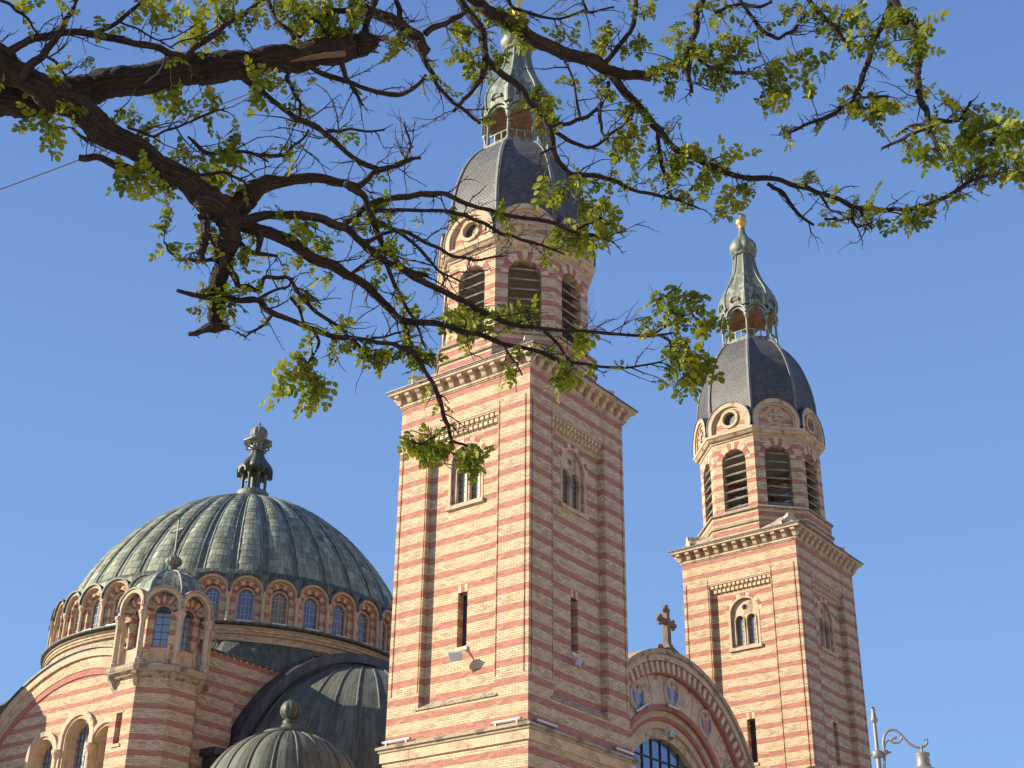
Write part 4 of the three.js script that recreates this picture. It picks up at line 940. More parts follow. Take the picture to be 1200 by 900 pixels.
// tapered, knotty tube through pts (Vector3) with radii
function limb(pts, rad, seg, steps, rough) {
  const c = new THREE.CatmullRomCurve3(pts, false, 'centripetal'), P = [], N = [], U = [], I = [];
  const fr = c.computeFrenetFrames(steps, false), len = c.getLength(), sd = Math.floor(rnd() * 1000);
  for (let i = 0; i <= steps; i++) {
    const t = i / steps, p = c.getPoint(t), k = t * (rad.length - 1), a = Math.min(rad.length - 2, Math.floor(k)), r = rad[a] + (rad[a + 1] - rad[a]) * (k - a);
    // parallel to getPoint's own parameter
    const tan = c.getTangent(t), n0 = Math.abs(tan.y) < 0.9 ? V(0, 1, 0) : V(1, 0, 0), n1 = n0.clone().cross(tan).normalize(), n2 = tan.clone().cross(n1);
    for (let j = 0; j <= seg; j++) {
      const th = j / seg * 2 * Math.PI, jj = j % seg;
      const q = r * (1 + rough * (fbm(((jj / seg) + sd * 0.37) % 1, (t * len * 1.3 + sd * 0.11) % 1, 8, 3, sd) - 0.44) * 1.7 + rough * (fbm(((jj / seg) * 1.0 + sd * 0.53) % 1, (t * len * 2.1 + sd * 0.29) % 1, 32, 2, sd + 40) - 0.37) * 0.9);
      const v = n1.clone().multiplyScalar(Math.cos(th) * q).addScaledVector(n2, Math.sin(th) * q);
      P.push(p.x + v.x, p.y + v.y, p.z + v.z); U.push(j / seg * Math.max(0.12, Math.round(2 * Math.PI * rad[0] / 0.35 * 3) / 3 * 0.35), t * len);
    }
  }
  for (let i = 0; i < steps; i++) for (let j = 0; j < seg; j++) { const a = i * (seg + 1) + j, b = a + seg + 1; I.push(a, b, a + 1, b, b + 1, a + 1); }
  // closed end
  const e = P.length / 3, last = steps * (seg + 1); const pe = c.getPoint(1); P.push(pe.x, pe.y, pe.z); U.push(0, len);
  for (let j = 0; j < seg; j++) I.push(last + j, e, last + j + 1);
  const p0 = c.getPoint(0), e0 = P.length / 3; P.push(p0.x, p0.y, p0.z); U.push(0, 0); for (let j = 0; j < seg; j++) I.push(j + 1, e0, j);
  const g = new THREE.BufferGeometry(); g.setAttribute('position', new THREE.Float32BufferAttribute(P, 3)); g.setAttribute('uv', new THREE.Float32BufferAttribute(U, 2)); g.setIndex(I); g.computeVertexNormals();
  return g;
}
const tree = thing('locust_tree', 'gnarled tree with dark branches and young yellow-green leaves overhanging the street', 'tree', [0, 0, 0]);
const trunkTop = at(-330, 190, 5.4), trunkFoot = V(trunkTop.x - 0.25, 0, trunkTop.z + 0.15);
tree.position.copy(trunkFoot);
const rel = p => p.clone().sub(trunkFoot);
const all = [];   // sampled points of every branch, in pixels: [x, y, depth, width]
// [points as x,y,width ; depth at the start ; depth at the end ; twigs per 100 px]
const B = [
  // two great limbs and the upper limb
  [[-330, 190, 69.6, -200, 160, 60, -80, 125, 50.4, 0, 112, 43.2, 40, 112, 40.8, 80, 108, 38.4, 133, 96, 36, 213, 83, 33.6, 267, 76, 32.4, 320, 67, 32.4, 373, 60, 31.2, 410, 54, 30, 428, 50, 27, 437, 48, 20, 441, 46, 9], 5.4, 6.1, 1.5],
  [[-330, 190, 50, -200, 90, 44, -80, 50, 40, 0, 70, 33, 27, 90, 30, 60, 115, 30, 104, 139, 31, 141, 165, 30, 187, 197, 29, 237, 229, 30, 258, 247, 33, 270, 267, 26, 264, 297, 21, 257, 323, 19, 255, 353, 18, 254, 384, 15], 5.4, 5.75, 1.5],
  [[-330, 190, 60, -300, -80, 50, -120, -220, 44, 150, -230, 38, 400, -130, 32, 470, -70, 26, 545, -10, 16], 5.4, 6.6, 0],
  [[400, -130, 30, 620, -190, 26, 824, -150, 22, 960, -110, 18, 1040, -40, 11], 6.35, 6.6, 0],
  // from the junction at the end of the second limb
  [[262, 252, 26, 282, 240, 26, 300, 222, 22, 328, 213, 14, 360, 209, 12, 392, 213, 11, 416, 219, 8, 437, 203, 6, 460, 195, 5, 477, 189, 5, 493, 185, 3], 5.8, 6.1, 4],
  [[405, 215, 10, 427, 230, 9, 437, 257, 8, 450, 290, 7, 470, 312, 6, 492, 322, 7, 502, 323, 5], 5.9, 6.2, 3],
  [[268, 256, 15, 310, 253, 11, 347, 252, 10, 380, 257, 10, 407, 268, 9, 427, 287, 9, 453, 307, 8, 480, 322, 8, 510, 337, 7, 537, 350, 7, 560, 363, 6, 590, 377, 6, 625, 384, 5, 665, 388, 4, 707, 390, 4, 760, 394, 3, 790, 390, 2], 5.75, 6.6, 4],
  [[264, 256, 20, 303, 270, 14, 327, 277, 13, 353, 293, 13, 377, 307, 13, 407, 322, 11, 427, 333, 10, 447, 353, 9, 467, 373, 8, 493, 378, 7, 527, 383, 6, 560, 391, 6, 589, 403, 5, 627, 411, 5, 653, 422, 4, 707, 430, 3, 733, 431, 3, 775, 424, 2], 5.75, 6.5, 4],
  [[207, 340, 4, 225, 345, 6, 258, 348, 8, 303, 352, 8, 320, 367, 7, 360, 383, 6, 393, 395, 6, 427, 398, 5, 460, 403, 5, 483, 410, 5, 495, 428, 5, 508, 450, 5, 518, 476, 5, 525, 499, 5, 529, 517, 4, 516, 537, 3, 505, 528, 2], 5.65, 6.1, 4],
  [[260, 300, 9, 270, 317, 8, 280, 335, 7, 300, 340, 6, 310, 325, 5, 337, 325, 5, 347, 340, 5, 367, 363, 5, 393, 380, 4, 407, 393, 4, 427, 413, 3, 445, 420, 2], 5.65, 6.0, 4],
  [[403, 262, 8, 427, 243, 8, 460, 232, 7, 493, 227, 7, 520, 227, 6, 560, 243, 5, 589, 251, 5, 627, 257, 5, 653, 263, 4, 680, 274, 4, 707, 279, 3, 720, 285, 2], 6.0, 6.6, 4],
  [[440, 246, 6, 467, 246, 5, 520, 247, 5, 547, 253, 5, 568, 262, 4, 589, 275, 4, 611, 281, 4, 637, 288, 3, 662, 298, 2], 6.05, 6.5, 4],
  [[427, 287, 6, 445, 276, 5, 470, 270, 4, 500, 285, 4, 530, 300, 4, 560, 305, 3, 590, 300, 2], 6.0, 6.4, 5],
  [[437, 257, 5, 460, 268, 4, 490, 290, 4, 515, 318, 3, 540, 330, 2], 6.0, 6.2, 5],
  [[453, 310, 5, 463, 335, 5, 476, 360, 4, 492, 390, 3, 500, 410, 2], 6.0, 6.1, 4],
  [[467, 373, 6, 478, 392, 5, 483, 412, 4], 6.05, 6.0, 2],
  [[589, 403, 4, 600, 420, 3, 612, 440, 2], 6.3, 6.2, 3],
  [[637, 388, 4, 655, 405, 4, 668, 425, 3, 672, 440, 2], 6.35, 6.3, 3],
  [[270, 268, 9, 285, 290, 7, 302, 297, 6, 326, 300, 3], 5.75, 5.8, 2],
  [[305, 270, 8, 304, 285, 7, 302, 297, 6], 5.75, 5.75, 0],
  [[237, 250, 12, 240, 270, 9, 238, 290, 10, 236, 305, 6], 5.7, 5.6, 3],
  [[192, 283, 2, 197, 293, 3, 210, 304, 3, 232, 306, 4, 255, 300, 5], 5.6, 5.7, 2],
  [[254, 300, 4, 245, 275, 4, 243, 245, 4, 240, 235, 4], 5.6, 5.65, 2],
  [[300, 352, 5, 312, 345, 4, 338, 336, 3, 345, 326, 2], 5.7, 5.8, 4],
  [[340, 348, 4, 350, 360, 4, 356, 380, 3], 5.85, 5.9, 3],
  [[320, 367, 4, 303, 385, 3, 288, 394, 2, 278, 388, 1.5], 5.7, 5.6, 2],
  [[366, 386, 4, 374, 400, 4, 368, 415, 3, 360, 428, 2.5], 5.8, 5.7, 3],
  [[430, 398, 4, 450, 395, 3, 475, 388, 2], 5.95, 6.0, 4],
  [[412, 320, 4, 432, 306, 3, 445, 302, 2], 6.0, 6.0, 4],
  // stubs and sprigs on the two limbs at the left
  [[93, 185, 8, 108, 184, 8, 122, 186, 9, 149, 197, 10, 165, 205, 8], 5.5, 5.6, 2],
  [[221, 391, 6, 235, 388, 8, 252, 384, 12, 268, 381, 8], 5.65, 5.7, 1],
  [[27, 90, 10, 42, 72, 10, 55, 57, 9, 72, 33, 8, 86, 10, 5, 93, -15, 4], 5.5, 5.3, 3],
  [[8, 62, 9, 40, 45, 9, 72, 38, 9, 107, 40, 9, 144, 47, 8, 173, 53, 8, 200, 63, 8, 220, 70, 8], 5.5, 5.65, 4],
  [[107, 40, 5, 139, 25, 5, 165, 4, 5, 190, -18, 4], 5.55, 5.5, 2],
  [[216, 68, 8, 240, 48, 7, 267, 27, 6, 293, 11, 6, 318, -6, 5], 5.7, 5.9, 4],
  [[-10, -8, 4, 12, 5, 4, 27, 17, 3.5, 38, 32, 3, 44, 45, 2.5], 5.3, 5.4, 1],
  [[139, 25, 3, 160, 33, 2.5, 180, 45, 2, 200, 56, 1.5], 5.5, 5.6, 2],
  [[48, 60, 4, 65, 72, 3.5, 76, 88, 3, 82, 102, 2], 5.4, 5.35, 3],
  [[350, 42, 7, 368, 24, 7, 387, 12, 6, 408, 11, 6, 425, 2, 5, 440, -20, 5], 6.0, 6.2, 3],
  [[386, 42, 5, 376, 28, 5, 363, 16, 4, 341, 0, 4, 325, -15, 4], 6.0, 6.1, 3],
  [[427, 40, 9, 433, 18, 9, 441, -5, 9, 448, -40, 9], 6.1, 6.2, 1],
  [[410, 42, 5, 412, 20, 5, 413, -10, 5], 6.05, 6.1, 1],
  [[345, 45, 6, 330, 30, 5, 318, 12, 5, 310, -10, 5], 5.9, 6.0, 3],
  [[280, 82, 8, 290, 96, 8, 307, 107, 7, 333, 128, 7, 360, 144, 7, 381, 157, 6, 400, 173, 6, 424, 191, 6, 445, 198, 5, 465, 195, 5, 476, 190, 4], 5.85, 6.15, 3],
  [[381, 155, 4, 396, 154, 4, 411, 151, 3, 430, 154, 3, 451, 152, 2], 6.0, 6.1, 3],
  [[474, 190, 4, 481, 173, 3, 478, 158, 3, 474, 143, 2], 6.15, 6.1, 8],
  [[357, 75, 7, 375, 85, 6, 408, 96, 6, 440, 107, 6, 467, 111, 6, 488, 101, 5, 499, 88, 4], 5.95, 6.25, 4],
  [[400, 70, 7, 403, 82, 6, 411, 98, 5, 419, 112, 4, 425, 124, 3], 6.0, 6.0, 5],
  [[338, 78, 8, 336, 92, 7, 343, 105, 5, 352, 120, 4, 352, 135, 3, 345, 148, 2], 5.9, 5.8, 7],
  [[285, 178, 3, 310, 182, 4, 335, 180, 4, 352, 165, 3, 362, 152, 3], 5.8, 5.9, 5],
  [[220, 160, 3, 235, 175, 5, 250, 180, 5, 290, 178, 4, 315, 190, 2], 5.7, 5.8, 6],
  [[150, 150, 3, 180, 160, 3, 205, 150, 3, 240, 135, 3, 262, 128, 2], 5.6, 5.8, 6],
  [[195, 197, 4, 230, 205, 4, 262, 202, 4, 285, 212, 3, 293, 220, 3], 5.65, 5.75, 4],
  [[85, 150, 4, 95, 160, 4, 110, 168, 3, 118, 160, 2], 5.5, 5.45, 5],
  // limb entering at the top, middle
  [[405, -30, 14, 419, 5, 13, 440, 16, 13, 472, 32, 14, 490, 46, 16, 500, 62, 13], 6.25, 6.2, 3],
  [[455, -30, 6, 464, 0, 6, 469, 21, 6, 485, 48, 6, 499, 75, 6, 512, 99, 5, 531, 120, 5, 549, 133, 4, 563, 145, 3], 6.2, 6.35, 4],
  [[498, 40, 8, 515, 30, 7, 530, 22, 7, 545, 14, 5], 6.2, 6.35, 4],
  [[530, -30, 10, 539, 0, 10, 549, 16, 10, 565, 37, 10, 569, 64, 9, 567, 83, 8, 557, 101, 6, 543, 117, 5, 531, 131, 4], 6.5, 6.4, 4],
  [[567, 62, 7, 590, 88, 8, 613, 107, 8, 629, 128, 8, 643, 149, 8, 648, 171, 7, 656, 192, 7, 668, 203, 6, 688, 205, 6, 709, 209, 5, 733, 219, 5, 763, 227, 4, 784, 232, 4, 803, 238, 3, 820, 245, 2], 6.45, 6.8, 4],
  [[545, -12, 14, 560, 3, 13, 587, 20, 14, 613, 37, 15, 648, 56, 15, 680, 67, 15, 709, 80, 14, 731, 88, 12, 763, 91, 10], 6.6, 6.9, 2],
  [[712, 84, 11, 731, 107, 10, 747, 123, 9, 763, 144, 9, 781, 163, 8, 800, 179, 8, 827, 192, 7, 853, 203, 7, 880, 209, 7, 915, 211, 6, 945, 220, 6, 970, 229, 6, 990, 237, 6, 1008, 244, 6, 1035, 247, 6, 1062, 246, 5, 1089, 238, 5, 1119, 225, 5, 1143, 210, 4, 1175, 203, 4], 6.85, 6.3, 5],
  [[643, 149, 5, 667, 145, 5, 688, 137, 5, 704, 125, 4, 710, 112, 4, 713, 96, 4], 6.6, 6.85, 5],
  [[645, 152, 5, 667, 165, 5, 691, 173, 4, 709, 163, 4, 728, 149, 3, 738, 135, 2], 6.6, 6.8, 6],
  [[679, 142, 3, 677, 125, 3, 672, 95, 2.5, 661, 72, 2], 6.7, 6.7, 8],
  [[704, 122, 4, 703, 140, 4, 705, 155, 3, 712, 164, 2], 6.75, 6.7, 3],
  [[707, 75, 6, 723, 56, 6, 741, 32, 6, 745, 5, 6, 746, -20, 6], 6.85, 6.9, 3],
  [[771, 150, 5, 772, 175, 5, 776, 195, 5, 783, 215, 4, 787, 232, 4], 6.85, 6.7, 4],
  [[818, -40, 8, 824, 0, 8, 816, 21, 8, 813, 43, 8, 808, 64, 8, 806, 88, 6, 811, 108, 4], 6.7, 6.6, 4],
  [[770, 82, 4, 790, 75, 4, 808, 64, 4, 829, 77, 4, 853, 84, 4, 880, 85, 4, 906, 88, 3], 6.75, 6.6, 5],
  [[590, -10, 4, 600, 8, 4, 625, 17, 4, 655, 22, 3, 685, 12, 2], 6.6, 6.8, 6],
  [[690, -20, 4, 683, 0, 4, 690, 15, 3, 720, 8, 2], 6.8, 6.8, 5],
  [[648, 171, 3, 634, 180, 3, 632, 195, 2], 6.6, 6.5, 3],
  [[668, 203, 4, 678, 222, 3, 690, 228, 2], 6.7, 6.6, 4],
  [[705, 255, 3, 690, 262, 3, 668, 270, 3, 650, 262, 4], 6.6, 6.6, 3],
  // right-hand part
  [[860, -30, 5, 867, 0, 5, 882, 21, 5, 897, 39, 5, 912, 45, 4, 930, 36, 4, 945, 18, 3], 6.8, 6.7, 6],
  [[838, 15, 4, 852, 8, 4, 867, 4, 4, 890, 8, 4, 905, 2, 3], 6.8, 6.7, 6],
  [[940, -30, 6, 948, 0, 6, 966, 21, 6, 990, 48, 5, 1008, 55, 4, 1024, 58, 4], 6.7, 6.6, 4],
  [[1040, -40, 10, 1044, 0, 9, 1040, 15, 8, 1026, 42, 7, 1018, 72, 7, 1008, 99, 6, 999, 120, 5, 975, 135, 5, 942, 147, 4, 924, 156, 3], 6.6, 6.4, 4],
  [[1046, -10, 9, 1052, 8, 9, 1068, 33, 9, 1077, 60, 9, 1075, 90, 8, 1077, 111, 8, 1086, 129, 7, 1089, 153, 6, 1101, 174, 5, 1125, 170, 4, 1160, 165, 4, 1210, 150, 3], 6.55, 5.3, 3],
  [[1089, 144, 5, 1078, 146, 4, 1064, 149, 4, 1052, 158, 3], 5.9, 6.0, 3],
  [[1089, 150, 5, 1072, 156, 4, 1058, 163, 4, 1033, 174, 3], 5.85, 6.0, 3],
  [[1088, 141, 5, 1110, 143, 5, 1127, 138, 4, 1132, 128, 3, 1138, 118, 2], 5.9, 5.8, 4],
  [[1003, 115, 3, 1020, 113, 3, 1042, 113, 2.5], 6.4, 6.35, 5],
  [[900, 215, 5, 917, 225, 5, 935, 250, 4, 954, 264, 3], 6.7, 6.6, 4],
  [[998, 240, 4, 999, 252, 3.5, 1004, 266, 3, 1018, 262, 2], 6.5, 6.4, 6],
  [[1000, 245, 3, 998, 255, 3, 985, 259, 2.5, 966, 257, 2], 6.5, 6.45, 3],
  [[1008, 246, 3, 1015, 258, 3, 1022, 268, 2], 6.5, 6.4, 4],
  [[960, 225, 3, 968, 238, 3, 974, 248, 2], 6.55, 6.5, 2],
  [[770, 392, 3, 785, 400, 4, 800, 410, 3, 815, 420, 2], 6.55, 6.3, 5],
  [[765, 392, 3, 780, 382, 3, 795, 372, 3, 812, 365, 2], 6.55, 6.3, 5],
  [[528, 515, 3, 540, 520, 3, 555, 526, 2], 6.05, 6.0, 4],
  [[525, 499, 3, 512, 510, 3, 495, 520, 3, 483, 518, 2], 6.05, 5.95, 4],
];
{
  const trunk = limb([V(0, 0, 0), V(0.03, 1.0, 0.02), V(0.02, 2.4, -0.03), rel(trunkTop).multiplyScalar(0.8).add(V(0.02, 0, 0)), rel(trunkTop), rel(trunkTop).add(V(0, 0.25, 0))], [0.27, 0.21, 0.19, 0.17, 0.15, 0.1], 16, 40, 0.22);
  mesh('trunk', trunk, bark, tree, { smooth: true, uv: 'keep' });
}
function unit() { const z = rr(-1, 1), a = rr(0, 2 * Math.PI), s = Math.sqrt(1 - z * z); return V(s * Math.cos(a), z, s * Math.sin(a)); }
function sprig(list, p, dir, len, r, lvl) {
  const n = 4, pts = [p.clone()], d = dir.clone().normalize(); let q = p.clone();
  for (let i = 0; i < n; i++) { d.addScaledVector(unit(), 0.38).normalize(); q = q.clone().addScaledVector(d, len / n); pts.push(q); }
  for (let i = 0; i < n; i++) { const k0 = r * (1 - 0.65 * i / n), k1 = r * (1 - 0.65 * (i + 1) / n); list.push(bar(pts[i], pts[i + 1], k0, 4, k1)); if (rnd() < 0.8) list.push(bar(pts[i + 1], pts[i + 1].clone().addScaledVector(unit(), rr(0.008, 0.02)), k1 * 0.9, 3, k1 * 0.4)); }
  if (lvl > 0) for (let k = 0; k < 2; k++) { const i = 1 + Math.floor(rnd() * (n - 1)); sprig(list, pts[i], d.clone().addScaledVector(unit(), 0.9), len * rr(0.35, 0.6), r * 0.6, lvl - 1); }
  return q;
}
for (const [flat, d0, d1, dens] of B) {
  let n = flat.length / 3, L = 0; const px = []; const cum = [0];
  for (let i = 0; i < n; i++) { px.push([flat[3 * i], flat[3 * i + 1], flat[3 * i + 2]]); if (i) { L += Math.hypot(px[i][0] - px[i - 1][0], px[i][1] - px[i - 1][1]); cum.push(L); } }
  // crooked growth: a knee between every two points
  const kn = [px[0]]; for (let i = 1; i < n; i++) { const a = px[i - 1], b = px[i], l = Math.hypot(b[0] - a[0], b[1] - a[1]), w = (a[2] + b[2]) / 2, j = (rnd() - 0.5) * Math.min(l * 0.22, 2.2 + w * 0.3); if (l > 9) kn.push([(a[0] + b[0]) / 2 - (b[1] - a[1]) / l * j, (a[1] + b[1]) / 2 + (b[0] - a[0]) / l * j, w * rr(0.9, 1.12)]); kn.push(b); }
  px.length = 0; px.push(...kn); n = px.length; cum.length = 1; L = 0;
  for (let i = 1; i < n; i++) { L += Math.hypot(px[i][0] - px[i - 1][0], px[i][1] - px[i - 1][1]); cum.push(L); }
  const pts = [], rad = [];
  px.forEach(([x, y, w], i) => { const d = d0 + (d1 - d0) * cum[i] / L + (i && i < n - 1 ? (hash(i, n, Math.round(x)) - 0.5) * 0.035 : 0); pts.push(rel(at(x, y, d))); rad.push(w / 2 * 1.0 * d / CAM.f); if (i) { const p = px[i - 1]; for (let k = 0; k < 4; k++) { const t = k / 4; all.push([p[0] + (x - p[0]) * t, p[1] + (y - p[1]) * t, d, w]); } } });
  const thick = px[0][2] > 12;
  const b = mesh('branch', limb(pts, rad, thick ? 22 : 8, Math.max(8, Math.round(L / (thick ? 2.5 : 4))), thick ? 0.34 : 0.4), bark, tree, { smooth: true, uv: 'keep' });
  // spurs and twigs
  const c = new THREE.CatmullRomCurve3(pts, false, 'centripetal'), list = [];
  const ns = Math.round(L / 9);
  if (dens) for (let i = 0; i < ns; i++) { const t = rr(0.05, 1), p = c.getPoint(t), r = rad[Math.min(n - 1, Math.floor(t * n))]; list.push(bar(p, p.clone().addScaledVector(unit(), r + rr(0.008, 0.026)), 0.0035, 4, 0.0018)); }
  const nt = Math.round(L / 100 * dens * 1.25);
  for (let i = 0; i < nt; i++) {
    const t = rr(0.12, 1), p = c.getPoint(t), tan = c.getTangent(t);
    sprig(list, p, tan.clone().multiplyScalar(0.8).add(unit()).add(V(0, 0.1, 0)), rr(0.07, 0.26), rr(0.0028, 0.0045), rnd() < 0.7 ? 1 : 0);
  }
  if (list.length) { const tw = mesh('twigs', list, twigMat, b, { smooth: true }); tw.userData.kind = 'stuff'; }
}
// torn wood at the two broken ends
{
  const e = rel(at(438, 48, 6.1)), list = [];
  for (let i = 0; i < 9; i++) { const s = e.clone().add(V(rr(-0.02, 0.02), rr(-0.03, 0.03), rr(-0.02, 0.02))); list.push(bar(s.clone().addScaledVector(RT, -0.06), s.clone().addScaledVector(RT, rr(0.005, 0.035)).addScaledVector(UP, rr(-0.02, 0.015)), 0.012, 5, 0.003)); }
  const s2 = rel(at(340, 72, 5.82)), s3 = rel(at(404, 63, 5.92));
  mesh('torn_wood', list, woodMat, tree).userData.kind = 'stuff';
  mesh('bare_wood', limb([s2, s2.clone().lerp(s3, 0.4).addScaledVector(UP, 0.004), s3], [0.003, 0.010, 0.013], 10, 30, 0.4), woodMat, tree, { smooth: true, uv: 'keep' });
  const k = rel(at(763, 91, 6.88)), l2 = [];
  for (let i = 0; i < 6; i++) { const s = k.clone().add(V(rr(-0.008, 0.008), rr(-0.012, 0.012), rr(-0.008, 0.008))); l2.push(bar(s.clone().addScaledVector(RT, -0.03), s.clone().addScaledVector(RT, rr(0.0, 0.012)), 0.008, 5, 0.003)); }
  mesh('torn_wood', l2, woodMat, tree);
}
// ---- leaves: pinnate, of oval leaflets
function leafGeo(n, len, lf, sd) {
  const P = [], I = [];
  const quad = (a, dir, side, nrm, L, W) => {
    const b = P.length / 3, pt = (u, w, h) => { const v = a.clone().addScaledVector(dir, u * L).addScaledVector(side, w * W).addScaledVector(nrm, h * L); P.push(v.x, v.y, v.z); };
    pt(0, 0, 0); pt(0.3, 0.46, 0.05); pt(0.72, 0.44, 0.02); pt(1, 0, -0.08); pt(0.72, -0.44, 0.02); pt(0.3, -0.46, 0.05);
    I.push(b, b + 1, b + 2, b, b + 2, b + 3, b, b + 3, b + 4, b, b + 4, b + 5);
  };
  const at2 = t => V(0, -0.5 * len * t * t * 0.5, len * t);
  for (let i = 0; i < n; i++) {
    const t = (i + 1) / (n + 0.3), p = at2(t), sz = lf * (0.7 + 0.45 * Math.sin(Math.PI * (0.2 + 0.75 * t))) * (0.85 + 0.3 * hash(i, n, sd));
    for (const s of [-1, 1]) {
      const a = (0.95 + 0.5 * (hash(i, s + 2, sd) - 0.5)), dir = V(s * Math.sin(a), -0.28 + 0.5 * (hash(i, s + 5, sd) - 0.5), Math.cos(a)).normalize(), side = dir.clone().cross(V(0, 1, 0)).normalize(), nrm = side.clone().cross(dir);
      quad(p, dir, side, nrm, sz, sz * 0.7);
    }
  }
  quad(at2(1), V(0, -0.4, 1).normalize(), V(1, 0, 0), V(0, 1, 0.4).normalize(), lf * 1.05, lf * 0.74);
  // rachis
  const b = P.length / 3; for (const t of [0, 1]) { const p = at2(t); P.push(p.x - 0.0009, p.y, p.z, p.x + 0.0009, p.y, p.z); } I.push(b, b + 1, b + 3, b, b + 3, b + 2);
  const g = new THREE.BufferGeometry(); g.setAttribute('position', new THREE.Float32BufferAttribute(P, 3)); g.setIndex(I);
  const q = g.toNonIndexed(); q.computeVertexNormals(); q.setAttribute('uv', new THREE.Float32BufferAttribute(new Float32Array(q.attributes.position.count * 2), 2)); return q;
}
const leafMat = c => { const m = new THREE.MeshPhysicalMaterial({ color: lin(...c), roughness: 0.8, transmission: 0.42, thickness: 0, specularIntensity: 0.3, side: THREE.DoubleSide }); m.userData.tile = [1, 1]; return m; };
const leafCols = [[0.215, 0.25, 0.016], [0.155, 0.20, 0.015], [0.27, 0.29, 0.02], [0.10, 0.14, 0.013]];
const leafMats = leafCols.map(leafMat);
const leafGeos = [leafGeo(4, 0.13, 0.034, 1), leafGeo(3, 0.082, 0.0275, 2), leafGeo(3, 0.06, 0.020, 3), leafGeo(3, 0.036, 0.012, 4)];
